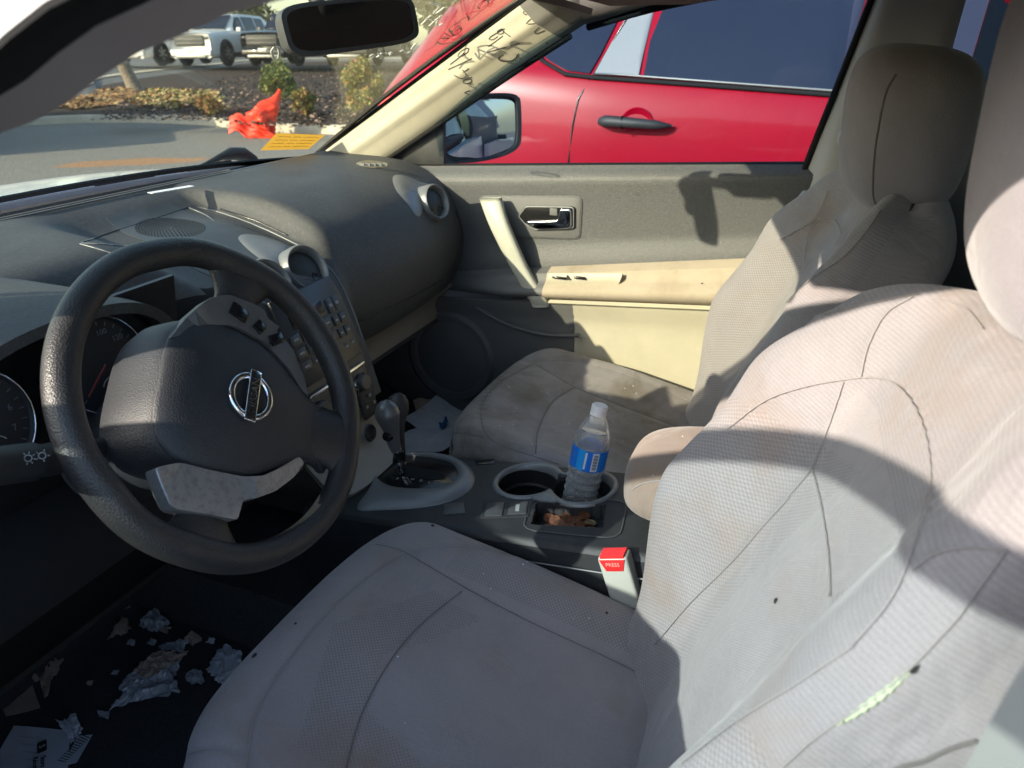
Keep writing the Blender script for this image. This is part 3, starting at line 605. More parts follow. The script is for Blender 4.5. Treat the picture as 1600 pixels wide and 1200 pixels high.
# grey patch sticker on the pillar top
def patch_on(o, name, px, mat_, parent, lift=.001):
    V = []
    for x, y in px:
        p, n_ = cast(o, x, y)
        if p is None: return None
        n_ = n_ if n_.dot(Vector(CAM)-p) > 0 else -n_; V.append(p+n_*lift)
    return mesh(name, V, [tuple(range(len(V)))], mat_, parent, False)
patch_on(apo, 'grey_mark', wr([(802, 15), (845, 12), (880, 22), (935, 45), (905, 90), (895, 148), (860, 100), (820, 55)]), M['greyink'], apo)
# marker writing on the windshield; red strokes stand for the pillar writing's reflection
WL = [[(1275, 205), (1355, 125)], [(1340, 215), (1420, 145)], [(1310, 150), (1375, 175)], [(1435, 130), (1400, 190), (1410, 215), (1450, 195)], [(1465, 60), (1400, 110), (1375, 110), (1425, 50), (1370, 30), (1340, 25)],
      [(840, 470), (870, 455), (880, 475), (850, 478)], [(905, 445), (925, 460), (900, 478)], [(945, 440), (930, 460), (950, 475)], [(975, 435), (990, 450), (1025, 435), (1010, 460)], [(1095, 430), (1120, 420), (1150, 445), (1180, 425)], [(1190, 410), (1215, 375), (1235, 360)],
      [(50, 390), (25, 430), (45, 490), (85, 480), (85, 410), (60, 390)], [(20, 150), (30, 165)]]
RL = [[(1600, 190), (1550, 195), (1500, 240), (1530, 270), (1590, 230)], [(1540, 300), (1430, 318)], [(1300, 425), (1380, 385), (1400, 340), (1440, 370), (1600, 330)], [(1470, 280), (1500, 300)]]
def wline(L, f): 
    out = []
    for s_ in L:
        p = [on_ws(*f(x, y)) for x, y in spl(s_, 14)]; p = [q for q in p if q is not None]
        if len(p) > 3: out.append(p)
    return out
f2 = lambda x, y: (420+x/5.333, y/5.333)
f4 = lambda x, y: (680+x/5.714, y/5.714)
multi_tube('marker_writing', wline(WL, f2), .0028, M['whiteink'], wso, flat=.3)
multi_tube('marker_writing', wline(RL, f2)+wline([[(380, 60), (400, 80), (480, 20), (430, 5), (385, 40)], [(130, 300), (60, 340), (120, 345)], [(200, 235), (140, 280), (180, 320), (235, 260), (200, 230)], [(270, 130), (380, 100)], [(170, 220), (290, 140), (300, 180), (400, 110)]], f4), .0024, mat('red_marker', (.35, .02, .03), .6), wso, flat=.3)
# orange-brown sticker low on the glass
st_ = empty('windshield_sticker', on_ws(455, 222), 'orange-brown printed sticker in the lower corner of the windshield', 'sticker')
SQ = [(407, 235), (432, 208), (508, 211), (482, 233)]
sp_ = [on_ws(x, y, .002) for x, y in SQ]; M['stick'] = mat('sticker_amber', (.66, .40, .05), .6, var=.05)
mesh('sheet', sp_, [(0, 1, 2, 3)], M['stick'], st_, False)
_t = M['stick'].node_tree; _tr = N(_t, 'ShaderNodeBsdfTranslucent'); _tr.inputs[0].default_value = (.85, .45, .06, 1); _mx = N(_t, 'ShaderNodeMixShader'); _mx.inputs[0].default_value = .6
_t.links.new(_t.nodes['Principled BSDF'].outputs[0], _mx.inputs[1]); _t.links.new(_tr.outputs[0], _mx.inputs[2]); _t.links.new(_mx.outputs[0], _t.nodes['Material Output'].inputs[0])
lines = []
for k in range(4):
    s = .2+.2*k
    for a, b in ((.1, .35), (.4, .55), (.6, .92)):
        A_ = sp_[0].lerp(sp_[1], s); B_ = sp_[3].lerp(sp_[2], s); d = (Vector(CAM)-A_).normalized()*.001; lines.append([A_.lerp(B_, a)+d, A_.lerp(B_, (a+b)/2)+d+Vector((0, 0, .001)), A_.lerp(B_, b)+d])
multi_tube('print_line', lines, .0014, M['ink'], st_, flat=.3)
M['railtrim'] = mat('rail_trim_taupe', (.24, .205, .20), .9, var=.05, bump=.1, bscale=800)
# roof lining and outer roof
def rf(x, y): return 1.475-.03*(abs(x)/.6)**2.2-.05*max(0, -(y+1.4))**2+(.01 if y < -.3 else 0)
ry = np.linspace(-.06, -2.2, 24); P = np.array([[(u*(.60+.04*min(1, (-.06-y)*2)), y-.10*abs(u)**2.2*math.exp(y*3), rf(u*.6, y)-(.0 if abs(u) < .9 else .0)) for u in np.linspace(-1, 1, 20)] for y in ry])
shell('roof_lining', P, M['headliner'], car, th=.02, nrm=(0, 0, -1))
P3 = P.copy(); P3[:, :, 2] += .035; P3[:, :, 0] *= 1.06; shell('roof', P3, M['white'], car, th=.004, nrm=(0, 0, 1))
# driver-side pillar trim between the glass edge and the door opening, header trim
# passenger-side roof rail above the doors
rl = spl([E2[4], E2[5], Vector((.655, -.45, 1.475)), Vector((.655, -.9, 1.475)), Vector((.65, -1.5, 1.44)), Vector((.64, -2.0, 1.36))], 40)
P = np.array([[tuple(p+np.array(o)) for o in ((.03, 0, -.004), (.0, 0, 0), (-.02, 0, .01), (-.04, 0, .03), (-.055, 0, .06))] for p in rl]); shell('roof_rail_trim', P, M['headliner'], car, th=.006)
tube('door_seal', rl+np.array((.016, 0, -.006)), .008, M['rubber'], car)
# driver side: front pillar and rail, close to the camera
DLP = [Vector((-.745, .66, 1.09)), Vector((-.745, .49, 1.112)), Vector((-.737, .298, 1.225)), Vector((-.712, .06, 1.305))]
dl = spl(DLP+[U(0, 209, 'x', -.68), U(202, 90, 'x', -.68), U(337, 36, 'x', -.68), U(430, 2, 'x', -.68), Vector((-.675, -.62, 1.435)), Vector((-.67, -.95, 1.44)), Vector((-.66, -1.5, 1.41))], 70)
def band(off1, off2, k=6, bulge=.0):
    rows = []
    for p in dl: rows.append([tuple(p+np.array(off1)*(1-s)+np.array(off2)*s+np.array((0, 0, 1))*bulge*math.sin(math.pi*s)) for s in np.linspace(0, 1, k)])
    return np.array(rows)
shell('door_rail_trim', band((.045, .02, .06), (0, 0, 0)), M['railtrim'], car, th=.008)
shell('door_rail_trim', band((0, 0, 0), (-.020, .0, .011)), M['railtrim'], car, th=.008)
shell('door_seal', band((-.020, 0, .012), (-.042, 0, .018), bulge=.003), M['rubber'], car, th=.008)
shell('roof_side', band((-.042, 0, .020), (-.060, .0, .075), bulge=.0), M['white'], car, th=.008)
shell('roof_side', band((-.060, 0, .075), (.03, 0, .115), bulge=.012), M['white'], car, th=.008)
gl_ = [np.array(ws(-1, s)) for s in np.linspace(0, 1, 30)]; dq = spl(DLP+[U(0, 209, 'x', -.68)], 30)
shell('a_pillar_trim', np.array([[tuple(g_*(1-s)+d_*s) for s in np.linspace(0, 1, 5)] for g_, d_ in zip(gl_, dq)]), M['railtrim'], car, th=.01)
shell('header_trim', np.array([[tuple(np.array(ws(u, .985))*(1-s)+np.array((u*.62, -.10, 1.462-.02*abs(u)**2))*s+np.array((0, 0, -.012))) for s in np.linspace(0, 1, 5)] for u in np.linspace(-1, 1, 24)]), M['headliner'], car, th=.012)
# passenger B pillar
b1 = spl([U(1385, -60, 'x', .665), U(1365, 0, 'x', .68), U(1310, 140, 'x', .72), U(1264, 255, 'x', .75), U(1243, 315, 'x', .75), Vector((.745, -.50, .9)), Vector((.74, -.48, .35))], 40)
b2 = spl([U(1530, -60, 'x', .64), U(1508, 0, 'x', .655), U(1482, 95, 'x', .69), Vector((.71, -.76, 1.2)), Vector((.72, -.76, 1.07)), Vector((.72, -.76, .9)), Vector((.72, -.78, .35))], 40)
P = np.zeros((40, 12, 3))
for i in range(40):
    for j, s in enumerate(np.linspace(0, 1, 12)): P[i, j] = b1[i]*(1-s)+b2[i]*s+np.array((-.030*min(1, s/.16)**.7*(1 if s < .9 else 1-(s-.9)*5), 0, 0))
bp_ = shell('b_pillar_trim', P, M['pillar_b'], car, th=.008, nrm=(-1, 0, 0))
tube('door_seal', b1+np.array((.0, .004, 0)), .007, M['rubber'], car)
rg = U(1330, 216, 'x', .66); lathe('belt_guide', [(.013, 0), (.022, .004), (.026, .014), (.022, .024), (.013, .026)], frame(rg+Vector((.01, 0, 0)), (0, 1, 0), (-1, 0, 0)), M['pillar_b'], bp_, n=20)
rbox('belt_adjuster', U(1253, 318, 'x', .70), (.02, .03, .05), M['rglass'] if False else M['pillar_b'], bp_, bev=.006, rot=Matrix.Rotation(R(30), 3, 'X'))
# belt webbing beside the passenger pillar
bl = empty('seat_belt', (.655, -.64, 1.2), 'beige passenger seat belt hanging down the door pillar behind the seat', 'seat belt')
tube('webbing', [(.655, -.655, 1.21), (.66, -.655, 1.0), (.665, -.65, .7), (.67, -.64, .45)], .023, M['charcoal'], bl, n=8, flat=.06, up=(1, 0, 0))
# driver B pillar, blurred at the lower right
pb = [U(1640, 985, 'x', -.735), U(1585, 1060, 'x', -.735), U(1500, 1215, 'x', -.735), U(1470, 1290, 'x', -.735)]
q = spl(pb, 12); P = np.array([[tuple(p+Vector((o[0], o[1], o[2]))) for o in ((.02, -.015, -.01), (0, 0, 0), (-.015, -.06, 0), (-.02, -.14, 0), (-.05, -.20, 0))] for p in [Vector(x) for x in q]])
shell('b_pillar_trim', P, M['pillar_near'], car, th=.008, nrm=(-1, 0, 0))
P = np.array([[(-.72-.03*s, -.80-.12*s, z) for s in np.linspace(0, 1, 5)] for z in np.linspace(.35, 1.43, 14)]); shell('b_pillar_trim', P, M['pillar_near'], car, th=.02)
# carpet, toe board, sills, rear cabin
def floor_z(x, y): return .295 + (max(0, (y-.10))*.42 if x > .12 else max(0, y-.62)*.9)
xs = np.linspace(-.74, .74, 60); ys = np.linspace(.80, -2.0, 90)
P = np.array([[(x, y, floor_z(x, y)+(.0 if abs(x) > .16 else .12)+.004*rng.random()) for y in ys] for x in xs]); sh_ = shell('carpet', P, M['carpet'], car, th=.01, nrm=(0, 0, 1))
P = np.array([[(x, .80+.02*z, z) for z in np.linspace(.28, 1.08, 8)] for x in np.linspace(-.75, .75, 8)]); shell('firewall', P, M['carpet'], car, th=.01)
for sg in (-1, 1):
    P = np.array([[(sg*x, y, z) for x, z in ((.60, .30), (.62, .37), (.66, .40), (.76, .40), (.80, .30))] for y in np.linspace(.62, -.62, 8)]); shell('sill_trim', P, M['charcoal'], car, th=.01)
    P = np.array([[(sg*(.72-.02*0), y, z) for z in np.linspace(.3, .95, 6)] for y in np.linspace(.78, .50, 5)]); shell('kick_panel', P, M['carpet'] if sg < 0 else M['charcoal'], car, th=.01)
    P = np.array([[(sg*(.74+.02*s), y, .35+.895*s) for s in np.linspace(0, 1, 6)] for y in np.linspace(-.74, -1.9, 10)]); shell('rear_door_panel', P, M['charcoal'], car, th=.02)
    P = np.array([[(sg*(.76-.11*s), y-.12*s*0, 1.245+.215*s) for s in np.linspace(0, 1, 5)] for y in np.linspace(-.80, -1.45, 8)]); shell('rear_side_window', P, M['rglass'], car, th=.004)
    P = np.array([[(sg*(.76-.12*s), y+.2*s, 1.15+.30*s) for s in np.linspace(0, 1, 5)] for y in np.linspace(-1.45, -2.1, 8)]); shell('c_pillar_trim', P, M['pillar_b'], car, th=.02)
    P = np.array([[(sg*(.86-.0*s), y, .35+.72*s) for s in np.linspace(0, 1, 5)] for y in np.linspace(-.60, -2.3, 10)]); shell('rear_side_panel', P, M['white'], car, th=.02)
P = np.array([[(x, -2.25+.18*s, 1.1+.30*s) for s in np.linspace(0, 1, 5)] for x in np.linspace(-.62, .62, 8)]); shell('rear_window', P, M['rglass'], car, th=.005)
P = np.array([[(x, -2.25, .35+.75*s) for s in np.linspace(0, 1, 5)] for x in np.linspace(-.82, .82, 8)]); shell('tailgate_trim', P, M['charcoal'], car, th=.02)
# rear bench
rs = empty('rear_bench', (0, -1.35, .3), 'grey fabric rear bench glimpsed behind the passenger headrest', 'rear seat')
rbox('cushion', (0, -1.22, .52), (1.22, .52, .2), M['fpl'], rs, bev=.06); rbox('backrest', (0, -1.56, .85), (1.22, .18, .62), M['fpl'], rs, bev=.06, rot=Matrix.Rotation(R(-18), 3, 'X'))
for x in (-.36, .36): rbox('headrest', (x, -1.68, 1.19), (.26, .12, .16), M['fpl'], rs, bev=.05)
# ================================================================== rear-view mirror
rm = empty('rear_view_mirror', (.04, .08, 1.40), 'black rear-view mirror hanging from the windshield header, dark glass', 'mirror')
mc = [U(436, 40, 'x', -.075), U(652, 38, 'x', .135)]
mcen = (mc[0]+mc[1])/2; xd = (mc[1]-mc[0]).normalized()
nv = (Vector(CAM)-mcen).normalized()*.35+Vector((-.45, -.86, .0)).normalized()*.65+Vector((0, 0, .13)); fm = frame(mcen, xd, nv)
hw = (mc[1]-mc[0]).length/2*.98
tilt = Matrix.Rotation(R(4.5), 4, 'Z'); fm = fm @ tilt
pl = superell(hw, .0345, 48, 5.); pi_ = superell(hw-.008, .0285, 48, 5.)
bm = bmesh.new()
L_ = [[bm.verts.new((x*k, y*k2, z)) for x, y in pl] for k, k2, z in ((.80, .5, -.036), (.93, .85, -.03), (.99, .97, -.014), (1, 1, 0), (.995, .985, .006))]+[[bm.verts.new((x, y, .006)) for x, y in pi_], [bm.verts.new((x, y, .002)) for x, y in pi_]]
for a, b in zip(L_, L_[1:]):
    for i in range(48): bm.faces.new((a[i-1], a[i], b[i], b[i-1]))
bm.faces.new(L_[0][::-1]); bm.faces.new(L_[-1]); bm.transform(fm); M['mhouse'] = mat('mirror_housing', (.06, .06, .062), .45, bump=.2, bscale=900); bm_obj('housing', bm, M['mhouse'], rm, angle=40)
M['mirror'] = mat('mirror_glass', (.42, .43, .45), .02, metal=1., var=.0); M['mirrordim'] = mat('mirror_glass_dim', (.35, .35, .38), .03, metal=1., var=.0)
bm = bmesh.new(); vs = [bm.verts.new((x*.995, y*.995, .0035)) for x, y in pi_]; bm.faces.new(vs); bm.transform(fm); bm_obj('glass', bm, M['mirrordim'], rm)
tube('stalk', spl([mcen-Vector((0, -.03, 0)), mcen+Vector((.0, .05, .02)), mcen+Vector((.0, .06, .055)), Vector((mcen.x, .02, 1.462))], 14), .011, M['black'], rm, n=10)
lathe('stalk_ball', [(0, -.018), (.012, -.014), (.018, 0), (.012, .014), (0, .018)], Matrix.Translation(mcen+Vector((0, .04, .0))), M['black'], rm, n=16)
# overhead lamp box behind mirror (header console)
rbox('base', Vector((mcen.x, .005, 1.462)), (.07, .09, .025), M['black'], rm, bev=.01)
# ================================================================== driver's door, standing ajar outside the frame
TH = R(20); HX, HY = -.82, .60
def dd(r, z, o=0.): return (HX-r*math.sin(TH)-o*math.cos(TH), HY-r*math.cos(TH)+o*math.sin(TH), z)
dr = empty('driver_door', dd(0, .35), 'white driver door standing ajar beside the camera, window up', 'door')
P = np.array([[dd(r, z, -.02*math.sin(math.pi*(z-.4)/.7)) for z in np.linspace(.38, 1.10, 8)] for r in np.linspace(.02, 1.16, 12)]); shell('inner_panel', P, M['door_black'], dr, th=.01)
P = np.array([[dd(r, z, .07+.03*math.sin(math.pi*(z-.35)/.75)) for z in np.linspace(.36, 1.10, 8)] for r in np.linspace(.0, 1.18, 12)]); shell('outer_panel', P, M['white'], dr, th=.01)
fp = spl([(.02, 1.09), (.22, 1.19), (.40, 1.285), (.50, 1.345), (.60, 1.40), (.78, 1.452), (1.0, 1.447), (1.13, 1.40), (1.17, 1.25), (1.18, 1.08)], 60)
grid('window_frame', tubevf([dd(a, b, .03) for a, b in fp], .021, 8, up=(0, 0, 1)), M['black'], dr, cv=True, caps=True, flip=True)
gp = []
for a, b in fp[1:-1]: gp.append([dd(a, 1.07+(b-1.07)*s, .03) for s in np.linspace(0, 1, 5)])
shell('window_glass', np.array(gp), M['dglass'], dr, th=.004)
# ================================================================== DASHBOARD
def sst(a, b, x): t_ = min(max((x-a)/(b-a), 0), 1); return t_*t_*(3-2*t_)
da = empty('dashboard', (0, .35, .8), 'dusty black dashboard with glove box, round silver vents and centre stack', 'dashboard')
PR = {'d': [(.665, 1.122), (.60, 1.122), (.52, 1.118), (.45, 1.112), (.40, 1.104), (.37, 1.085), (.345, 1.03), (.32, .96), (.29, .90), (.245, .86), (.215, .81), (.205, .75)],
      'c': [(.665, 1.122), (.62, 1.108), (.56, 1.080), (.466, 1.066), (.377, 1.038), (.304, 1.014), (.255, .970), (.226, .912), (.206, .852), (.194, .815), (.186, .78), (.175, .74)],
      'p': [(.665, 1.122), (.58, 1.117), (.50, 1.112), (.42, 1.103), (.355, 1.083), (.300, 1.050), (.268, .99), (.252, .935), (.256, .875), (.268, .835), (.280, .808), (.292, .792)]}
stx = [(-.75, 'd', 0), (-.20, 'd', 0), (-.09, 'c', 0), (.165, 'c', 0), (.20, 'p', -.0), (.35, 'p', -.012), (.5, 'p', -.01), (.66, 'p', 0), (.735, 'p', .012)]
def dprof(x):
    for (x0, k0, o0), (x1, k1, o1) in zip(stx, stx[1:]):
        if x <= x1 or x1 == .735:
            s = min(max((x-x0)/(x1-x0), 0), 1); s = s*s*(3-2*s); A0, A1 = np.array(PR[k0]), np.array(PR[k1]); Q = A0*(1-s)+A1*s; q = np.array(Q); q[4:, 0] += (o0*(1-s)+o1*s); return q
def dash_pts(x, n=46): return spl(dprof(x), n)
xs = np.r_[np.linspace(-.75, -.1, 40), np.linspace(-.09, .20, 34), np.linspace(.21, .735, 44)]
DP = np.array([[(x, a, b) for a, b in dash_pts(x)] for x in xs]); DP[:, 0, 2] -= .02
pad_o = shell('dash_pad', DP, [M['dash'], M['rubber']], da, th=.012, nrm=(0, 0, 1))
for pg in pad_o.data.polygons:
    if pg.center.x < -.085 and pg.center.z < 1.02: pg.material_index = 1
gr = np.array([[(x, y, z) for y, z in ((.665, 1.104), (.68, 1.090), (.80-.1*abs(x/.74)**2.4, 1.082), (.875-.2*abs(x/.74)**2.4, 1.092))] for x in np.linspace(-.73, .73, 24)]); shell('defrost_gutter', gr, M['carpet'], da, th=.006)
tube('defroster_slot', [(x, .655, 1.1245) for x in np.linspace(-.3, .35, 20)], .004, M['seamdark'], da, flat=.4)
tube('pad_edge', [(x, .664, 1.119) for x in np.linspace(-.73, .72, 30)], .004, M['greytrim'], da, flat=.5)
rbox('vin_plate', U(268, 296, 'z', 1.125), (.09, .018, .0012), M['paper'], da, bev=0, rot=Matrix.Rotation(R(-12), 3, 'Z'))
dbv = bvh(pad_o)
def dseam(name, px, r=.0016, m_='gloss', lift=.0005, n=30, closed=False, parent=None):
    q = spl(px, n, closed); pts = []; nn = []
    for x, y in q:
        p, n_ = cast(pad_o, x, y)
        if p is not None:
            n_ = n_ if n_.dot(Vector(CAM)-p) > 0 else -n_; pts.append(p+n_*lift); nn.append(tuple(n_))
    return tube(name, pts, r, M[m_], parent or da, n=6, flat=.5, up=np.array(nn)) if len(pts) > 3 else None
dseam('tray_seam', [(125, 380), (180, 361), (240, 342), (294, 324)])
dseam('tray_seam', [(294, 324), (325, 338), (341, 356), (339, 368), (331, 377)], .0022, 'greytrim')
dseam('tray_seam', [(125, 380), (160, 382), (205, 385)], .0022, 'greytrim'); dseam('tray_seam', [(125, 381), (150, 388), (172, 395)], .0022, 'greytrim')
dseam('stack_edge_seam', [(300, 322), (345, 332), (400, 352), (440, 370), (490, 397), (525, 432), (548, 478), (566, 528)], .0018, 'greytrim')
dseam('stack_edge_seam', [(345, 327), (400, 345), (450, 368)], .0018)
# speaker grille: concentric rows of small holes
gc = min([q_ for q_ in (cast(pad_o, 267, 357)[0],) if q_], key=lambda q_: -q_.z); gp = []
for r_ in np.linspace(.006, .058, 12):
    for k in range(int(r_*2*math.pi/.0065)+1):
        a = k*.0065/r_; gp.append((gc.x+r_*math.cos(a), gc.y+r_*math.sin(a)))
# centre stack fascia, laid 5 mm proud of the pad
fx0, fx1 = -.065, .150
def face(u, v, off=.006):                    # u across 0..1, v down 0..1 along the profile from the top tray to the base
    s0, s1 = .10, .985; x = fx0+(fx1-fx0)*u; c = spl(dprof(.04), 200); i = (s0+(s1-s0)*v)*199; i0 = int(min(i, 198)); f = i-i0
    p = c[i0]*(1-f)+c[i0+1]*f; t = c[i0+1]-c[i0]; t /= np.linalg.norm(t); n_ = np.array((t[1], -t[0])); n_ = -n_ if n_ @ np.array((-1, .3)) < 0 else n_
    return Vector((x, p[0]+n_[0]*off, p[1]+n_[1]*off)), Vector((0, n_[0], n_[1])), Vector((0, t[0], t[1]))
def wid(v): return .34+.16*min(1, v/.40)**.8 if v < .40 else (.5 if v < .88 else .5-.06*((v-.88)/.12)**2)
P = np.zeros((60, 24, 3))
for i, v in enumerate(np.linspace(.0, .96, 60)):
    for j, s in enumerate(np.linspace(-1, 1, 24)):
        e = .006*(1-abs(s)**10)*sst(.12, .42, v); P[i, j] = face(.5+s*wid(v), v, .0008+e)[0]
fas = shell('centre_panel', P, M['dash_smooth'], da, th=.006, nrm=(0, -1, 1))
V = []; F = []
for gx, gy in gp:
    hs_ = [q_ for q_ in (dbv.ray_cast(Vector((gx, gy, 1.3)), Vector((0, 0, -1))), bvh(fas).ray_cast(Vector((gx, gy, 1.3)), Vector((0, 0, -1)))) if q_[0]]
    if not hs_: continue
    h = max(hs_, key=lambda q_: q_[0].z)
    o = len(V); V += [h[0]+Vector((.0021*math.cos(a), .0021*math.sin(a), .0006)) for a in np.linspace(0, 6.283, 6, endpoint=False)]; F.append(tuple(range(o, o+6)))
tag(mesh('speaker_grille', V, F, M['gloss'], da, False), kind='stuff')
def fpt(px, py):
    p, n_ = cast(fas, px, py); return p, (n_ if n_.dot(Vector(CAM)-p) > 0 else -n_)
def vent(name, c, n_, r, parent, ring='greytrim', lab=None, up=(0, 0, 1)):
    fr = frame(c, Vector(up).cross(n_), n_)
    o = lathe(name, [(r*.72, -.012), (r*.80, .002), (r*.84, .009), (r*.93, .012), (r*1.0, .007), (r*1.03, -.006), (r*1.06, -.03)], fr, M[ring], parent, n=40)
    lathe('vent_disc', [(0, .003), (r*.5, .002), (r*.76, -.002), (r*.80, -.010)], fr, M['gloss'] if False else M['black'], o, n=36)
    z = [(-.45, -.28), (-.12, -.30), (.05, -.42), (.18, -.18), (.42, -.34)]
    tube('vent_slot', [fr @ Vector((x*r*1.3, y*r*1.3, .0035)) for x, y in z], .0012, M['gloss'], o)
    return o
vc = U(470, 426, 'y', .285); vn = Vector((-.10, -.83, .50)).normalized()
vent('vent', vc+vn*.014, vn, .047, da); vc2 = Vector((vc.x-.103, vc.y+.002, vc.z)); vent('vent', vc2+vn*.014, vn, .047, da)
vf = U(673, 318, 'x', .60); vfn = Vector((-.15, -.93, .33)).normalized(); vent('vent', vf+vfn*.012, vfn, .043, da)
# teardrop surround of the vents
def dpatch(name, px, m_, lift=.004, th=.004, src=None):
    src = src or pad_o; q = spl(px, 40, True); c = np.mean(q, axis=0); rows = []
    for s in (0.02, .35, .65, .88, 1.0):
        r_ = []
        for x, y in c+(q-c)*s:
            p, n_ = cast(src, x, y)
            if p is None: return None
            n_ = n_ if n_.dot(Vector(CAM)-p) > 0 else -n_; r_.append(p+n_*(lift*(1-s**6)+.0004))
        rows.append(r_)
    return grid(name, np.array([[tuple(p) for p in r_] for r_ in rows]), M[m_], da, cv=True)
dpatch('vent_surround', [(614, 276), (630, 274), (655, 284), (672, 292), (660, 330), (652, 338), (636, 318), (618, 296)], 'greytrim')
dpatch('vent_surround', [(372, 372), (385, 366), (420, 372), (455, 388), (440, 412), (432, 425), (410, 408), (385, 388)], 'greytrim', src=fas)
dpatch('corner_vent', [(556, 256), (575, 251), (610, 255), (600, 262), (575, 262)], 'gloss', lift=.001)
for k in range(5):
    p = U(566+9*k, 257, 'z', 1.116); rbox('corner_vent_slat', p, (.003, .022, .006), M['greytrim'], da, bev=0, rot=Matrix.Rotation(R(-25), 3, 'Z'))
# radio and climate blocks on the fascia
def fbox(name, u0, u1, v0, v1, mat_, off=.008, th=.006, bev=.0015, parent=None):
    c, n_, t = face((u0+u1)/2, (v0+v1)/2, off); a = face(u0, (v0+v1)/2)[0]; b = face(u1, (v0+v1)/2)[0]; l1 = (b-a).length; l2 = (face(.5, v1)[0]-face(.5, v0)[0]).length
    rot = Matrix((Vector((1, 0, 0)), -t, n_)).transposed(); return rbox(name, c, (l1, l2, th), mat_, parent or da, bev=bev, seg=2, rot=rot)
M['btn'] = mat('radio_button', (.055, .056, .06), .4, var=.05); M['frame_g'] = mat('radio_frame', (.035, .036, .038), .35)
ra = fbox('radio', .10, .90, .60, .86, M['frame_g'], off=.0085, th=.008, bev=.003); ra['label'] = 'black radio unit with grey buttons'
fbox('disc_slot', .2, .8, .633, .641, M['gloss'], off=.0125, th=.002, bev=0, parent=ra)
fbox('display', .22, .66, .655, .70, M['gloss'], off=.0125, th=.003, parent=ra)
fbox('radio_label', .30, .40, .615, .624, M['print'], off=.0128, th=.0008, bev=0, parent=ra); fbox('radio_label', .74, .84, .611, .622, M['print'], off=.0128, th=.0008, bev=0, parent=ra)
for (u, v, du, dv) in [(.13, .71, .12, .03), (.13, .75, .12, .03), (.13, .79, .12, .03), (.27, .71, .12, .03), (.27, .75, .12, .03), (.27, .79, .12, .03), (.41, .71, .12, .03), (.55, .71, .12, .03), (.41, .75, .26, .03), (.70, .66, .08, .045), (.79, .66, .08, .045), (.70, .715, .07, .03), (.79, .715, .08, .03), (.70, .755, .07, .03), (.79, .755, .08, .03), (.70, .80, .07, .03), (.79, .80, .08, .025), (.41, .79, .12, .03), (.55, .79, .12, .03)]:
    b_ = fbox('button', u, u+du, v, v+dv, M['btn'], off=.0135, th=.004, bev=.001, parent=ra)
    fbox('button_label', u+du*.25, u+du*.75, v+dv*.4, v+dv*.6, M['print'], off=.0159, th=.0006, bev=0, parent=ra)
fbox('silver_strip', .10, .90, .885, .897, M['chrome'], off=.010, th=.006, bev=.002)
for u in (.2, .5, .8):
    c, n_, t = face(u, .945, .006); lathe('climate_knob', [(0, .014), (.014, .014), (.016, .012), (.0175, 0)], frame(c, (1, 0, 0), n_), M['btn'], da, n=28); lathe('knob_ring', [(.018, .0), (.0195, .004), (.021, 0)], frame(c, (1, 0, 0), n_), M['chrome'], da, n=28)
# lower stack to the console and its small buttons
P = np.array([[(fx0+(fx1-fx0)*u, y-.02*abs(2*u-1)**4*-1, z) for y, z in ((.186, .80), (.182, .76), (.176, .72), (.165, .69), (.13, .655), (.10, .64))] for u in np.linspace(-.02, 1.02, 12)])
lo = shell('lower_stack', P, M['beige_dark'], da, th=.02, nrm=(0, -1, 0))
pcol = [(578, 617), (585, 628), (592, 640), (574, 636), (580, 648)]
q = U(572, 640, 'y', .165); rbox('switch_panel', U(575, 628, 'y', .170), (.05, .006, .06), M['black'], da, bev=.004, rot=Matrix.Rotation(R(-12), 3, 'X'))
for x, y in pcol: rbox('switch_dot', U(x, y, 'y', .1655), (.006, .003, .006), M['print'], da, bev=.001)
lathe('power_socket', [(0, -.006), (.012, -.004), (.0155, .004), (.018, .0)], frame(U(578, 676, 'y', .150), (1, 0, 0), (0, -1, .25)), M['black'], da, n=28)
# glove box seam, lower beige knee panel
dseam('glove_box_seam', [(560, 503), (600, 484), (650, 460), (690, 438)], .0016); dseam('glove_box_seam', [(690, 438), (712, 405), (721, 365), (712, 330)], .0012)
def low(x, s): return (x, .29+.02*math.sin(s*3)+.035*s, .792-.088*s)
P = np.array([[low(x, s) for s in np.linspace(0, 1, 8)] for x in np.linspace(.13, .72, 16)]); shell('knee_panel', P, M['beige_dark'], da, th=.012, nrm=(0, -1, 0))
P = np.array([[(x, .326+(.75-.326)*s, .704-.02*s) for s in np.linspace(0, 1, 5)] for x in np.linspace(.13, .72, 6)]); shell('underside', P, M['carpet'], da, th=.01)
P = np.array([[(.150+.005*s, .19+.5*s, z) for s in np.linspace(0, 1, 5)] for z in (.60, .70, .80)]); shell('stack_side', P, M['black'], da, th=.01)
M['kneeb'] = mat('knee_panel_black', (.008, .008, .009), .9, spec=.08)
# driver-side knee panel
P = np.array([[(x, .205+.03*s+.10*s*s, .75-.16*s) for s in np.linspace(0, 1, 10)] for x in np.linspace(-.74, -.07, 16)]); shell('driver_knee_panel', P, M['kneeb'], da, th=.012, nrm=(0, -1, 0))
P = np.array([[(x, .33+.4*s, .59+.03*s) for s in np.linspace(0, 1, 5)] for x in np.linspace(-.74, -.07, 6)]); shell('underside', P, M['black'], da, th=.01)
tube('bonnet_release', [U(100, 893, 'y', .27), U(135, 884, 'y', .27), U(172, 870, 'y', .27)], [.006, .011, .004], M['beige_dark'], da, n=8)
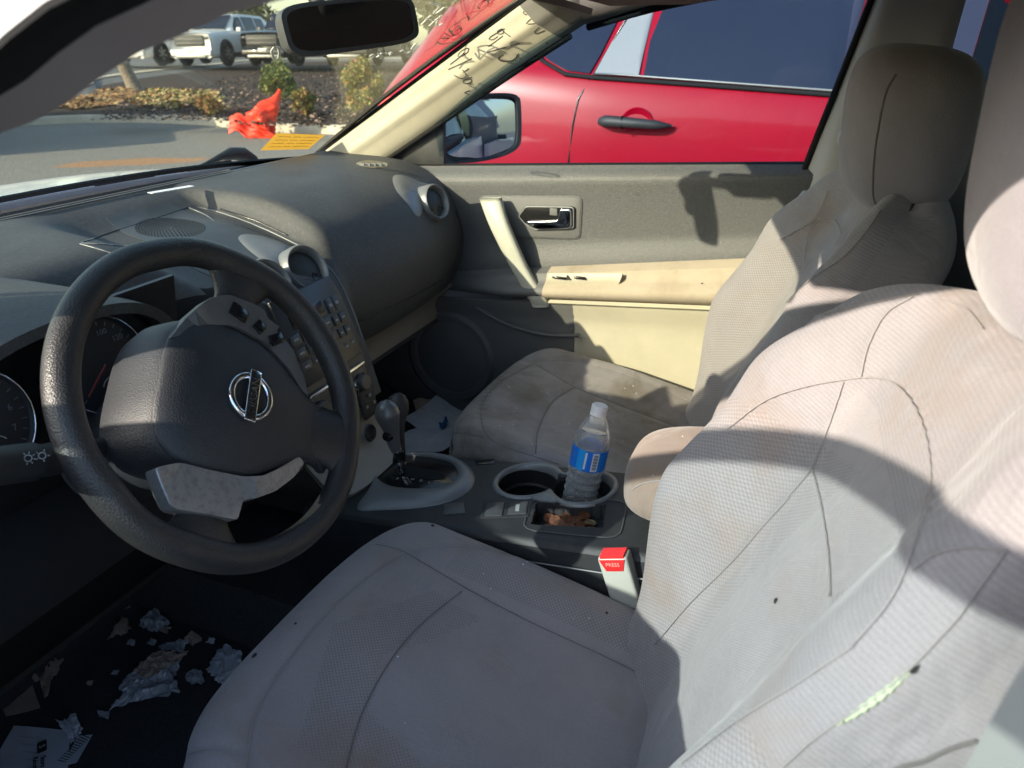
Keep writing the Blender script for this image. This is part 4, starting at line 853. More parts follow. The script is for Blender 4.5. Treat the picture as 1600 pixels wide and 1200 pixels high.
# instrument hood and dials
def hood(t, y, k=1.): 
    e = 2.6; cx, hw, zb = -.445, .205, .86; zt = 1.112-.10*max(0, .24-y)*1.2; c, s = math.cos(t), math.sin(t)
    return (cx+hw*k*math.copysign(abs(c)**(2/e), c), y+.05*(1-s)*0, zb+(zt-zb)*k*abs(s)**(2/e))
P = np.array([[hood(t, y+.06*(1-math.sin(t))) for t in np.linspace(-.02, math.pi+.02, 40)] for y in (.42, .36, .30, .24, .195, .175)])
shell('instrument_hood', P, M['dash'], da, th=.014, nrm=(0, 0, 1))
P = np.array([[(x, .245-.16*(z-.9), z) for z in np.linspace(.87, 1.095, 8)] for x in np.linspace(-.64, -.25, 10)]); shell('cluster_face', P, M['gloss'], da, th=.006, nrm=(0, -1, 0))
M['dial'] = mat('dial_face', (.018, .018, .02), .5, var=.05); M['reddial'] = mat('dial_red', (.22, .02, .02), .5); M['dimp'] = mat('dial_print', (.12, .12, .13), .6)
for c, r_, nums in ((U(160, 570, 'y', .185), .060, ['100', '120', '140', '160']), (U(-42, 668, 'y', .185), .062, ['4', '5', '6', '7'])):
    n_ = Vector((0, -.97, .2)).normalized(); fr = frame(c, (1, 0, 0), n_)
    d_ = lathe('gauge', [(0, 0), (r_*.94, .0), (r_*.97, .004), (r_, .003)], fr, M['dial'], da, n=40); tube('gauge_ring', [fr @ Vector((r_*math.cos(a), r_*math.sin(a), .004)) for a in np.linspace(0, 6.283, 48, endpoint=False)], .0009, M['chrome'], d_, closed=True)
    ml = []
    for k in range(21):
        a = R(220-k*13); ml.append([fr @ Vector((r_*.88*math.cos(a), r_*.88*math.sin(a), .002)), fr @ Vector((r_*.80*math.cos(a), r_*.80*math.sin(a), .002))])
    multi_tube('tick_marks', ml, .0006, M['dimp'], d_)
    for k, s_ in enumerate(nums):
        a = R(70-k*32); text('numeral', s_, fr @ Matrix.Translation((r_*.66*math.cos(a), r_*.66*math.sin(a), .002)), .010, M['dimp'], d_)
    tube('needle', [fr @ Vector((0, 0, .006)), fr @ Vector((-r_*.6, -r_*.45, .006))], .0012, M['reddial'], d_)
    tube('fuel_arc', [fr @ Vector((.018*math.cos(a)+r_*.1, -.028+.012*math.sin(a), .003)) for a in np.linspace(.3, 2.9, 12)], .0006, M['print'], d_)
# ================================================================== STEERING
tt = .4918; WC = Vector((-.398, 0, 1.011)); wA = Vector((1, 0, 0)); wB = Vector((0, math.sin(tt), math.cos(tt))); wN = Vector((0, -math.cos(tt), math.sin(tt)))
WF = frame(WC, (wA+wB), wN)                                     # p axis = spoke side, turned 45 degrees
def wp_(p, q, n_): return WF @ Vector((p, q, n_))
sw = empty('steering_wheel', WC, 'black leather steering wheel turned left with chrome emblem and silver trim', 'steering wheel')
P = np.zeros((120, 24, 3))
for i in range(120):
    a = i/120*2*math.pi; ad = math.degrees(a) % 360
    g = sum(math.exp(-((ad-c0)/9)**2) for c0 in (40, 140)); sp = sum(math.exp(-((((ad-c0+180) % 360)-180)/13)**2) for c0 in (5, 175, 270))
    rr = .0166+.0012*g; rc_ = .1825-.0025*g-.002*sp
    for j in range(24):
        b = j/24*2*math.pi; e = 1+.10*g*math.cos(b-math.pi)**3*(math.cos(b) < 0)*-1+.25*sp*(math.cos(b) < -.2)
        ro = rc_+rr*1.0*math.cos(b)*e; P[i, j] = wp_(ro*math.cos(a), ro*math.sin(a), rr*1.08*math.sin(b))
grid('rim', P, M['rim'], sw, cu=True, cv=True, flip=True)
# airbag pad
hp = [(0, .084), (.035, .083), (.062, .076), (.082, .058), (.092, .03), (.090, 0), (.085, -.03), (.074, -.055), (.056, -.085), (.042, -.115), (.041, -.140), (.043, -.158), (0, -.162)]
po = spl(hp+[(-x, y) for x, y in hp[-2:0:-1]], 96, True); pc = np.array((0, -.015))
def padsurf(x, y): return .020-.016*((x/.10)**2)-.020*max(0, (y-.0)/.085)**2*.9-.026*max(0, (-y-.02)/.14)**1.4
rows = []
for s in (0.01, .2, .4, .6, .78, .9, .96, 1.0): 
    q = pc+(po-pc)*s; rows.append([tuple(wp_(x, y, padsurf(x, y)-(.004*max(0, (s-.88)/.12)**2))) for x, y in q])
for dz, k in ((.006, 1.003), (.012, .99)): rows.append([tuple(wp_(x*k, y*k, padsurf(x, y)-dz)) for x, y in po])
padm = grid('airbag_pad', np.array(rows), M['pad'], sw, cv=True, flip=True); padm.data.set_sharp_from_angle(angle=R(60))
# hub body behind the pad, deep at the top
rows = []
for dz, k in ((-.004, .97), (-.008, 1.0), (-.018, 1.035), (-.035, 1.07), (-.060, 1.10), (-.085, 1.05)):
    rows.append([tuple(wp_(x*k, (y if y > -.1 else -.1+(y+.1)*.4)*k+(.010*(-dz/.085) if y > 0 else 0), dz+(padsurf(x, y) if dz > -.01 else 0))) for x, y in po])
grid('hub_body', np.array(rows), M['pad'], sw, cv=True, flip=True)
M['switchtrim'] = mat('switch_trim', (.115, .115, .115), .45, metal=.2, var=.05, dirt=(.07, .068, .06), dscale=60, damt=.4)
# side spokes and lower spoke
for sg in (-1, 1):
    P = []
    for s in np.linspace(0, 1, 10):
        p = .085+s*.088; hi = .046-.012*math.sin(math.pi*s)+.018*max(0, s-.55)**1.2*2.2; lo_ = -.030+.010*math.sin(math.pi*s)-.02*max(0, s-.6)*2; z = -.014+.012*s; th = .015-.002*s
        P.append([tuple(wp_(sg*p, (hi+lo_)/2+(hi-lo_)/2*c_, z+th*s_)) for c_, s_ in ((math.cos(b), math.sin(b)) for b in np.linspace(0, 2*math.pi, 20, endpoint=False))])
    grid('spoke', np.array(P), M['rim'], sw, cv=True, flip=(sg > 0))
    tpx = ([(300, 290), (360, 215), (440, 130), (530, 112), (650, 160), (682, 180), (695, 215), (760, 260), (830, 345), (880, 440), (893, 535), (860, 515), (800, 420), (700, 315), (560, 242), (450, 232)] if sg > 0 else
           [(215, 850), (330, 825), (450, 858), (600, 886), (700, 878), (790, 830), (850, 795), (880, 820), (840, 880), (760, 940), (650, 980), (590, 990), (578, 1030), (565, 1075), (440, 1050), (285, 1025), (240, 920)])
    tq = [WF.inverted() @ UPL(160+x/2.727, 420+y/2.727, wp_(0, 0, .008), wN) for x, y in tpx]; tr = [(p.x, p.y) for p in tq]
    T_ = []
    for i_ in range(len(tr)):
        a_, b_, c_ = np.array(tr[i_-1]), np.array(tr[i_]), np.array(tr[(i_+1) % len(tr)])
        for t_ in np.linspace(0, 1, 4): T_.append((b_+(a_-b_)*.22)*(1-t_)**2+2*b_*t_*(1-t_)+(b_+(c_-b_)*.22)*t_**2)
        T_.append((b_+c_)/2)
    T_ = np.array(T_); m_ = M['switchtrim'] if sg > 0 else M['silver']; NT = len(T_)
    bm = bmesh.new(); ring = []
    def tz(x, y): k_ = sst(.080, .100, abs(x)); return (padsurf(x, y)-.001)*(1-k_)+.0125*k_ if y > -.05 else (padsurf(x, y)-.001)*(1-k_*.5)+.010*k_*.5
    for k, dz in ((1, -.02), (1, -.0012), (.99, 0)): 
        cc = T_.mean(0); ring.append([bm.verts.new((x, y, tz(x, y)+dz)) for x, y in cc+(T_-cc)*k])
    for a, b in zip(ring, ring[1:]):
        for i in range(NT): bm.faces.new((a[i-1], a[i], b[i], b[i-1]))
    bmesh.ops.triangle_fill(bm, use_beauty=True, edges=[e for e in bm.edges if e.verts[0] in set(ring[-1]) and e.verts[1] in set(ring[-1])])
    bmesh.ops.recalc_face_normals(bm, faces=bm.faces[:]); bm.transform(WF); o = bm_obj('spoke_trim', bm, m_, sw, angle=30)
    if sg > 0:
        for bx_, by_, w_, h_, an in ((575, 190, .024, .018, 78), (663, 252, .014, .016, 60), (737, 303, .014, .022, 40)):
            pq = WF.inverted() @ UPL(160+bx_/2.727, 420+by_/2.727, wp_(0, 0, .008), wN); p, q = pq.x, pq.y
            fr = WF @ Matrix.Translation((p, q, tz(p, q)-.0008)) @ Matrix.Rotation(R(an), 4, 'Z'); bm = bmesh.new(); bmesh.ops.create_cube(bm, size=1); bm.transform(Matrix.Diagonal((w_, h_, .004, 1))); bmesh.ops.bevel(bm, geom=bm.edges[:], offset=.0018, segments=2, affect='EDGES', profile=.5); bm.transform(fr); bm_obj('cruise_button', bm, M['gloss'], sw, angle=40)
P = []
for s in np.linspace(0, 1, 10):
    q = -.10-s*.075; hw_ = .036+.004*s+.016*max(0, s-.6)**1.3*2.5; z = -.012+.012*s; th = .014
    P.append([tuple(wp_(hw_*math.cos(b), q, z+th*math.sin(b))) for b in np.linspace(0, 2*math.pi, 20, endpoint=False)])
grid('spoke', np.array(P), M['rim'], sw, cv=True)
# emblem: ring, bar and letters (on the pad, text along p)
EZ = padsurf(0, -.013)+.002; EF = WF @ Matrix.Translation((0.001, -.012, EZ))
em = tube('emblem', [EF @ Vector((.0255*math.cos(a), .0255*math.sin(a), .0025)) for a in np.linspace(0, 6.283, 48, endpoint=False)], .0042, M['chrome'], sw, n=10, closed=True, flat=.8, up=tuple(wN))
M['bar'] = mat('emblem_bar', (.035, .037, .04), .25, metal=.4)
rbox('emblem_bar', (EF @ Vector((0, 0, .005))), (.064, .0150, .005), M['chrome'], em, bev=.0012, rot=EF.to_3x3())
rbox('emblem_plate', (EF @ Vector((0, 0, .0072))), (.057, .0122, .0015), M['bar'], em, bev=.0004, rot=EF.to_3x3())
text('emblem_lettering', 'NISSAN', EF @ Matrix.Translation((0, -.0003, .0082)) @ Matrix.Diagonal((1.05, 1, 1, 1)), .0125, M['chrome'], em, ext=.0003)
def on_pad(p, q): return WF @ Matrix.Translation((p, q, padsurf(p, q)+.0012))
M['deb'] = mat('debossed_text', (.11, .112, .12), .5)
text('airbag_mark', 'SRS', on_pad(.018, -.128), .010, M['deb'], sw); text('airbag_mark', 'AIRBAG', on_pad(.018, -.140), .009, M['deb'], sw)
# column, shroud and stalks
sc_ = empty('steering_column', WC-wN*.1, 'black steering column shroud with light stalk behind the wheel', 'steering column')
P = []
for s in np.linspace(0, 1, 8):
    o = WC-wN*(.075+.17*s); r_ = .062+.012*s; P.append([tuple(o+wA*(r_*1.05*math.cos(b))+wB*(r_*math.sin(b))) for b in np.linspace(0, 2*math.pi, 24, endpoint=False)])
grid('shroud', np.array(P), M['black'], sc_, cv=True, caps=True)
sk = [Vector((-.44, .085, .97)), U(85, 716, 'y', .075), U(45, 722, 'y', .06), U(0, 728, 'y', .05), U(-60, 738, 'y', .03)]
stk = tube('light_stalk', spl(sk, 30), np.interp(np.linspace(0, 1, 30), [0, .3, .42, .45, .62, .66, 1], [.008, .010, .011, .0165, .0165, .019, .017]), M['black'], sc_, n=16)
for x, y, k_ in ((18, 722, 0), (44, 716, 8), (66, 712, 5)):
    fr = frame(U(x, y, 'y', .036), (-.9, .25, -.25), (-.1, -.8, .6)); tube('stalk_symbol', [fr @ Vector((.0030*math.cos(a), .0030*math.sin(a), 0)) for a in np.linspace(0, 6.283, 14, endpoint=False)], .0005, M['print'], stk, closed=True, n=5)
    if k_: multi_tube('stalk_symbol', [[fr @ Vector((.0042*math.cos(a), .0042*math.sin(a), 0)), fr @ Vector((.0060*math.cos(a), .0060*math.sin(a), 0))] for a in np.linspace(0, 6.283, k_, endpoint=False)], .0005, M['print'], stk)
tube('wiper_stalk', spl([Vector((-.36, .085, .97)), Vector((-.28, .08, .975)), Vector((-.22, .07, .98))], 12), [.008]*6+[.012]*6, M['black'], sc_, n=12)
# ================================================================== CENTRE CONSOLE
co = empty('centre_console', (.02, -.15, .3), 'black plastic centre console between the seats with double cup holder and coin tray', 'console')
def cz(y): return .6465-.13*y
CUP1, CUP2 = (.070, -.185, .058), (.066, -.289, .055)
COIN = [(.002, -.229), (.018, -.343), (-.044, -.356), (-.060, -.244)]
SH = [(.022, .106), (.078, .118), (.110, .074), (.100, -.010), (.052, -.052), (.006, -.040), (-.010, .046)]
xs = np.linspace(-.104, .136, 110); ys = np.linspace(.185, -.47, 270); X, Y = np.meshgrid(xs, ys, indexing='ij'); Z = cz(Y)
def sm(d, w_=.0022): return 1/(1+np.exp(np.clip(d/w_*4, -40, 40)))
dep = np.zeros_like(X)
for cx, cy, r_ in (CUP1, CUP2): dep = np.maximum(dep, sm(np.hypot(X-cx, Y-cy)-r_+.004)*.062)
cp_ = np.array(COIN); inc = inpoly(X, Y, [tuple(p) for p in cp_]); dep = np.where(inc, np.maximum(dep, .026), dep)
ins = inpoly(X, Y, SH); dep = np.where(ins, np.maximum(dep, .004), dep)
edge = .010*np.clip(1-(xs-xs[0])/.012, 0, 1)**2+.010*np.clip(1-(xs[-1]-xs)/.012, 0, 1)**2
Z = Z-dep-edge[:, None]
P = np.stack([X, Y, Z], -1); grid('top', P, M['black'], co, smooth=True).data.set_sharp_from_angle(angle=R(45))
for sg, x0 in ((-1, -.104), (1, .136)):
    P = np.array([[(x0+sg*(.0+.018*s**.5-.0), y, cz(y)-.010-s*(.36)) for s in np.linspace(0, 1, 8)] for y in np.linspace(.185, -.47, 20)]); shell('side_panel', P, M['black'], co, th=.006, nrm=(sg, 0, 0))
tube('side_seam', [(-.111, y, cz(y)-.035) for y in np.linspace(-.2, -.46, 12)], .0014, M['greytrim'], co)
# cup ring (one grey figure-of-eight trim)
def cupring(r_off):
    pts = []
    for a in np.linspace(R(-52), R(232), 40): pts.append((CUP1[0]+(CUP1[2]+r_off)*math.cos(a), CUP1[1]+(CUP1[2]+r_off)*math.sin(a)))
    pts.append(((CUP1[0]-.030), -.240)) if False else None
    for a in np.linspace(R(128), R(412), 40): pts.append((CUP2[0]+(CUP2[2]+r_off)*math.cos(a), CUP2[1]+(CUP2[2]+r_off)*math.sin(a)))
    return np.array(pts)
ci = cupring(-.001); P = np.zeros((len(ci), 6, 3)); ctr = np.array(((CUP1[0]+CUP2[0])/2, (CUP1[1]+CUP2[1])/2))
nrm2 = np.gradient(ci, axis=0); nrm2 = np.stack([nrm2[:, 1], -nrm2[:, 0]], -1); nrm2 /= np.linalg.norm(nrm2, axis=1, keepdims=True)
for i in range(len(ci)):
    d = nrm2[i]; d = d if d @ (ci[i]-ctr) > 0 or True else -d
    c0 = np.array(CUP1[:2]) if i < 40 else np.array(CUP2[:2]); d = ci[i]-c0; d /= np.linalg.norm(d)
    for j, (o, h) in enumerate(((-.004, -.012), (-.003, .0015), (.0, .0035), (.004, .0035), (.007, .0015), (.008, -.003))):
        q = ci[i]+d*o; P[i, j] = (q[0], q[1], cz(q[1])+h)
grid('cup_ring', P, M['greytrim'], co, cu=True)
# grey web between the cups at the driver side
pw = [(.020, -.222), (.034, -.229), (.046, -.236), (.034, -.247), (.022, -.252), (.010, -.262), (.006, -.237), (.012, -.213)]
fr_c = Matrix(((1, 0, 0, 0), (0, 1, 0, 0), (0, -.13, 1, .6465), (0, 0, 0, 1)))
prism('cup_web', spl(pw, 24, True).tolist(), fr_c @ Matrix.Translation((0, 0, -.004)), .0075, M['greytrim'], co, bev=.0015)
prism('cup_web', spl([(.108, -.231), (.096, -.237), (.090, -.243), (.097, -.249), (.108, -.254), (.118, -.243)], 20, True).tolist(), fr_c @ Matrix.Translation((0, 0, -.02)), .022, M['black'], co, bev=.0015)
for cx, cy, r_ in (CUP1, CUP2):
    lathe('cup_liner', [(0, .0), (r_-.012, .0), (r_-.006, .004), (r_-.0055, .05)], Matrix.Translation((cx, cy, cz(cy)-.061)), M['rubber'], co, n=40)  # dark insert added, its colour carries the shade inside the cup
    tube('cup_step', [(cx+(r_-.009)*math.cos(a), cy+(r_-.009)*math.sin(a), cz(cy)-.040) for a in np.linspace(0, 6.283, 40, endpoint=False)], .004, M['black'], co, closed=True)
# switches
def cbox(name, px, h, mat_, lift=.0, bev=.0015, parent=None):
    q = [UPL(x, y, (0, 0, .6465), (0, .13, 1)) for x, y in px]; return prism(name, [(p.x, p.y) for p in q][::-1], fr_c @ Matrix.Translation((0, 0, lift)), h, mat_, parent or co, bev=bev)
cbox('blank_cover', [(694, 789), (725, 786), (727, 803), (692, 806)], .003, M['dash_smooth'])
cbox('switch_bank', [(756, 785), (830, 784), (826, 808), (750, 811)], .002, M['black'])
h1 = cbox('seat_heater_switch', [(761, 788), (789, 787), (784, 808), (757, 809)], .0045, M['btn']); h2 = cbox('seat_heater_switch', [(796, 788), (826, 786), (822, 805), (793, 806)], .0045, M['btn'])
cbox('switch_mark', [(806, 792), (812, 792), (811, 802), (805, 802)], .0052, M['print'], parent=h2, bev=0)
cbox('vent_slot', [(741, 720), (772, 718), (774, 725), (745, 727)], .002, M['gloss'])
tr_ = spl([(a[0], a[1], cz(a[1])+.0005) for a in [(.006, -.224), (.024, -.346), (-.046, -.362), (-.065, -.240)]], 4, True)
oc = [(.012, -.215), (.040, -.375), (-.070, -.392), (-.080, -.235)]
tube('tray_rim', [(a[0], a[1], cz(a[1])+.001) for a in spl(superell(1, 1, 24, 5.), 40, True)*0+np.array([np.array(oc[0])*(1-u)*(1-v)+np.array(oc[1])*u*(1-v)+np.array(oc[2])*u*v+np.array(oc[3])*(1-u)*v for u, v in ((.5+.5*x, .5+.5*y) for x, y in spl(superell(1, 1, 24, 6.), 40, True))])], .0016, M['dash_smooth'], co, closed=True, flat=.5)
# shifter plate and surround
so_ = [(558, 796), (575, 770), (596, 742), (615, 720), (645, 710), (690, 711), (722, 722), (741, 742), (735, 765), (705, 783), (660, 793), (600, 797)]
q = spl([tuple(UPL(x, y, (0, 0, .6465), (0, .13, 1)))[:2] for x, y in so_], 60, True); qi = spl(SH, 60, True)
def nearest_align(a, b): k = int(np.argmin(np.linalg.norm(b-a[0], axis=1))); b = np.roll(b, -k, 0); return b if np.linalg.norm(b[10]-a[10]) < np.linalg.norm(b[-10]-a[10]) else np.roll(b[::-1], 1, 0)
qi = nearest_align(q, qi); rows = []
for s, h in ((0, .0), (.05, .004), (.5, .010), (.9, .010), (1.0, .007), (1.02, -.002)): rows.append([(x, y, cz(y)+h) for x, y in q*(1-s)+qi*s])
grid('shifter_surround', np.array(rows), M['greytrim'], co, cv=True)
prism('gate_plate', qi.tolist(), fr_c @ Matrix.Translation((0, 0, -.002)), .006, M['gloss'], co, bev=.001)
gs = [UPL(x, y, (0, 0, .6505), (0, .13, 1)) for x, y in [(618, 733), (635, 728), (680, 735), (697, 741), (695, 749), (672, 750), (640, 745), (612, 742)]]
prism('gate_slot', [(p.x, p.y) for p in gs], fr_c @ Matrix.Translation((0, 0, .0042)), .0008, mat('slot_black', (.003, .003, .003), .9), co)
for s_, x, y in (('P', 621, 749), ('R', 632, 748), ('N', 645, 750), ('D', 658, 752), ('L', 671, 755)):
    p = UPL(x, y, (0, 0, .6505), (0, .13, 1)); text('gear_letter', s_, frame(p+Vector((0, 0, .0015)), (.15, -1, .13), (0, .13, 1)), .009, M['print'], co)
# gear lever
gl = empty('gear_lever', (.045, .045, .65), 'grey ball gear lever with black grip standing in its gate', 'gear lever')
g0 = UPL(628, 742, (0, 0, .65), (0, .13, 1)); ga = U(624, 705, 'x', .03); k1 = U(607, 643, 'x', .005); k2 = U(621, 640, 'x', .035); lb = U(618, 688, 'x', .018)
tube('lever', spl([g0+Vector((0, 0, -.02)), g0, ga, lb], 12), .0085, M['chrome'], gl, n=16); tube('boot_collar', [U(624, 722, 'x', .034), U(624, 702, 'x', .032)], [.013, .011], M['gloss'], gl, n=16)
gk = spl([U(623, 700, 'x', .03), U(620, 680, 'x', .024), U(618, 660, 'x', .022), U(620, 640, 'x', .030), U(623, 622, 'x', .034), U(624, 613, 'x', .036)], 24)
grid('grip', tubevf(gk, np.interp(np.linspace(0, 1, 24), [0, .25, .5, .72, .88, .97, 1], [.012, .014, .017, .022, .018, .009, .001]), 20), M['black'], gl, cv=True, caps=True, flip=True)
M['knobg'] = mat('knob_grey', (.14, .145, .155), .35, metal=.3, dirt=(.07, .07, .07), dscale=30)
gk = spl([U(619, 703, 'x', .008), U(614, 688, 'x', .004), U(611, 670, 'x', .0), U(606, 650, 'x', -.002), U(604, 632, 'x', .0), U(604, 624, 'x', .002)], 24)
grid('knob_cap', tubevf(gk, np.interp(np.linspace(0, 1, 24), [0, .2, .45, .75, .9, .97, 1], [.010, .012, .0145, .0225, .018, .010, .001]), 20), M['knobg'], gl, cv=True, caps=True, flip=True)
lathe('release_button', [(0, .006), (.006, .006), (.0085, .003), (.009, -.006)], frame(U(605, 682, 'x', -.014), (0, 1, 0), (-.9, .1, .3)), M['gloss'], gl, n=20)
# armrest lid
ar = co
P = np.zeros((30, 40, 3))
for i, s in enumerate(np.linspace(0, 1, 30)):
    ph = s*math.pi; e = 2/3.2
    for j in range(40):
        a = j/40*2*math.pi; cx = math.copysign(abs(math.cos(a))**e, math.cos(a)); cy = math.copysign(abs(math.sin(a))**e, math.sin(a)); k = abs(math.sin(ph))**(2/4.2) if 0 < s < 1 else .02; yy = math.copysign(abs(math.cos(ph))**(2/4.), math.cos(ph))
        P[i, j] = (.018+.094*cx*k, -.570+.190*yy, .790-.02*yy+.060*cy*k)
ao = grid('armrest_lid', P, M['farm'], ar, cv=True, uv=np.array([[(.015+(P[i, j, 0]-.015)+P[i, j, 2], P[i, j, 1]) for j in range(40)] for i in range(30)]).reshape(-1, 2), flip=True)
rbox('armrest_base', (.03, -.60, .70), (.17, .34, .10), M['black'], ar, bev=.02)
def surf_seam(o, parent, name, px, r=.0012, m_='stitch', lift=.0003, n=40, f=None):
    q = spl([f(*p) for p in px] if f else px, n); pts = []; nn = []
    for x, y in q:
        p, n_ = cast(o, x, y)
        if p is None: continue
        if pts and (p-pts[-1]).length > .06: break
        n_ = n_ if n_.dot(Vector(CAM)-p) > 0 else -n_; pts.append(p+n_*lift); nn.append(tuple(n_))
    if len(pts) > 3: return tube(name, pts, r, M[m_], parent, n=6, flat=.6, up=np.array(nn))
surf_seam(ao, ao, 'seam', [(988, 765), (1000, 757), (1020, 752), (1045, 751)])
# buckle
bk = empty('belt_buckle', (-.13, -.42, .6), 'beige seat belt buckle with red release button beside the console', 'buckle')
bt = [U(932, 872, 'x', -.128), U(979, 872, 'x', -.128), U(1002, 946, 'x', -.125), U(948, 925, 'x', -.128)]
cA = (bt[0]+bt[1])/2; cB = (bt[2]+bt[3])/2; axd = (cA-cB).normalized(); wdd = (bt[1]-bt[0]); wdd = (wdd-wdd.dot(axd)*axd).normalized(); nnb = wdd.cross(axd).normalized()
nnb = nnb if nnb.dot(Vector(CAM)-cA) > 0 else -nnb
RB = Matrix((wdd, axd, nnb)).transposed(); hb = .105
rbox('housing', cA-axd*(hb/2)-nnb*.012, (.046, hb, .026), M['buckle'], bk, bev=.005, rot=RB)
bf = RB.to_4x4(); bf.translation = cA-nnb*.012; 
rb_ = prism('release_button', [(-.019, -.0), (.019, 0), (.0185, .006), (-.0185, .006)], bf @ Matrix.Translation((0, -.0035, -.010)), .0215, M['redbtn'], bk, bev=.001)
prism('release_button', [(-.0195, -.002), (.0195, -.002), (.013, -.021), (-.013, -.021)], bf @ Matrix.Translation((0, -.001, .0105)), .0040, M['redbtn'], bk, bev=.0008)
text('button_word', 'PRESS', bf @ Matrix.Translation((0, -.010, .0152)), .0085, mat('press_text', (.9, .35, .3), .5), bk)
# ================================================================== bottle and coins
bs = Vector((CUP2[0]+.006, CUP2[1]+.012, cz(CUP2[1])-.058)); tip = Vector((.106, -.302, .828)); ba = (tip-bs).normalized(); BL = (tip-bs).length
bo = empty('water_bottle', bs, 'clear plastic water bottle with blue label and white cap in the rear cup holder', 'bottle')
BFm = frame(bs, ba.cross(Vector((0, 1, 0))), ba); k = BL/.215
prof = [(.0, .004), (.020, .002), (.029, .006), (.0315, .016)]
for i in range(22): z = .018+i*.0033; prof.append((.0310+.0011*math.sin(i*1.57), z))
prof += [(.0325, .092), (.0322, .097), (.0322, .135), (.0325, .139), (.0318, .150), (.029, .163), (.0245, .175), (.0185, .186), (.0145, .193), (.0130, .197), (.0130, .204)]
bprof = [(r_*k, z*k) for r_, z in prof]
def bottle_glass():
    m_, t, b = nodes('bottle_plastic'); b.inputs['Base Color'].default_value = (.97, .98, .99, 1); b.inputs['Transmission Weight'].default_value = 1; b.inputs['Roughness'].default_value = .02; b.inputs['IOR'].default_value = 1.25; b.inputs['Specular IOR Level'].default_value = 1.2
    tc = N(t, 'ShaderNodeTexCoord'); n3 = N(t, 'ShaderNodeTexNoise', Scale=90., Detail=3.); t.links.new(tc.outputs['Object'], n3.inputs['Vector']); bp = N(t, 'ShaderNodeBump', Strength=.5, Distance=.002); t.links.new(n3.outputs[0], bp.inputs['Height']); t.links.new(bp.outputs[0], b.inputs['Normal'])
    tr = N(t, 'ShaderNodeBsdfTransparent'); mx = N(t, 'ShaderNodeMixShader'); mx.inputs[0].default_value = .45; o = t.nodes['Material Output']; df = N(t, 'ShaderNodeBsdfDiffuse'); df.inputs[0].default_value = (.9, .92, .94, 1); m2 = N(t, 'ShaderNodeMixShader'); m2.inputs[0].default_value = .20; t.links.new(tr.outputs[0], mx.inputs[1]); t.links.new(b.outputs[0], mx.inputs[2]); t.links.new(mx.outputs[0], m2.inputs[1]); t.links.new(df.outputs[0], m2.inputs[2]); t.links.new(m2.outputs[0], o.inputs[0]); return m_
M['pet'] = bottle_glass()
a = np.linspace(0, 2*math.pi, 48, endpoint=False); P = np.zeros((len(bprof), 48, 3))
for i, (r_, z) in enumerate(bprof):
    for j in range(48):
        tw = 1+.022*math.sin(3*a[j]+z*230)*(1 if .018*k < z < .092*k else 0); P[i, j] = BFm @ Vector((r_*tw*math.cos(a[j]), r_*tw*math.sin(a[j]), z))
bod = grid('body', P, M['pet'], bo, cv=True)
wm = M['water']; P2_ = np.zeros((40, 48, 3)); zz = np.linspace(.008*k, .168*k, 40)
for i, z in enumerate(zz):
    r_ = np.interp(z, [q_[1] for q_ in bprof], [q_[0] for q_ in bprof])-.0012
    for j in range(48): P2_[i, j] = BFm @ Vector((r_*math.cos(a[j]), r_*math.sin(a[j]), z))
M['h2o'] = mat('water', (.95, .97, .98), .0, var=0); M['h2o'].node_tree.nodes['Principled BSDF'].inputs['Transmission Weight'].default_value = 1; M['h2o'].node_tree.nodes['Principled BSDF'].inputs['IOR'].default_value = 1.2
grid('water', P2_, M['h2o'], bo, cv=True, caps=True)
M['label'] = mat('bottle_label_blue', (.01, .18, .72), .35, var=.05); M['labell'] = mat('bottle_label_light', (.02, .32, .80), .35, var=.05)
def lab(name, a0, a1, z0, z1, mt, r_=.0329, n_=24, parent=None):
    P = np.array([[tuple(BFm @ Vector((r_*k*math.cos(t_), r_*k*math.sin(t_), z*k))) for z in np.linspace(z0, z1, 3)] for t_ in np.linspace(a0, a1, n_)]); return mesh(name, *gridvf(P), mt, parent or bo)
Lb = lab('label', 0, 2*math.pi, .097, .136, M['label'], n_=49)
vc_ = BFm.inverted() @ Vector(CAM); av = math.atan2(vc_.y, vc_.x)
sg_ = 1 if (BFm @ Vector((math.cos(av+.5), math.sin(av+.5), 0))-Vector(CAM)).dot(Vector(RR)) > (BFm @ Vector((math.cos(av-.5), math.sin(av-.5), 0))-Vector(CAM)).dot(Vector(RR)) else -1
def lb2(name, f0, f1, z0, z1, mt, r_): return lab(name, av+sg_*f0, av+sg_*f1, z0, z1, mt, r_, 6, Lb)
lb2('label_stripe', -.62, -.18, .097, .136, M['labell'], .03295); lb2('label_stripe', -.18, -.08, .101, .133, M['paper'], .0330)
bc = lb2('barcode', .22, .60, .099, .134, M['paper'], .0330)
for i in range(15): lb2('barcode_bar', .29, .53, .1015+i*.002, .1015+i*.002+(.0013 if i % 3 else .0007), M['ink'], .0331)
for i in range(6): lb2('label_text', .68, 1.15, .103+i*.005, .1045+i*.005, M['labell'], .0331)
for i in range(4): lb2('label_text', -1.2, -.8, .103+i*.007, .1038+i*.007, M['print'], .0331)
M['cap'] = mat('cap_white', (.82, .78, .78), .5, var=.03, spec=.4)
lathe('cap', [(0, .2145), (.0125, .2145), (.0142, .213), (.0146, .210), (.0146, .199), (.0150, .198), (.0150, .196), (.0140, .1955)], BFm @ Matrix.Diagonal((k, k, k, 1)), M['cap'], bo, n=40)
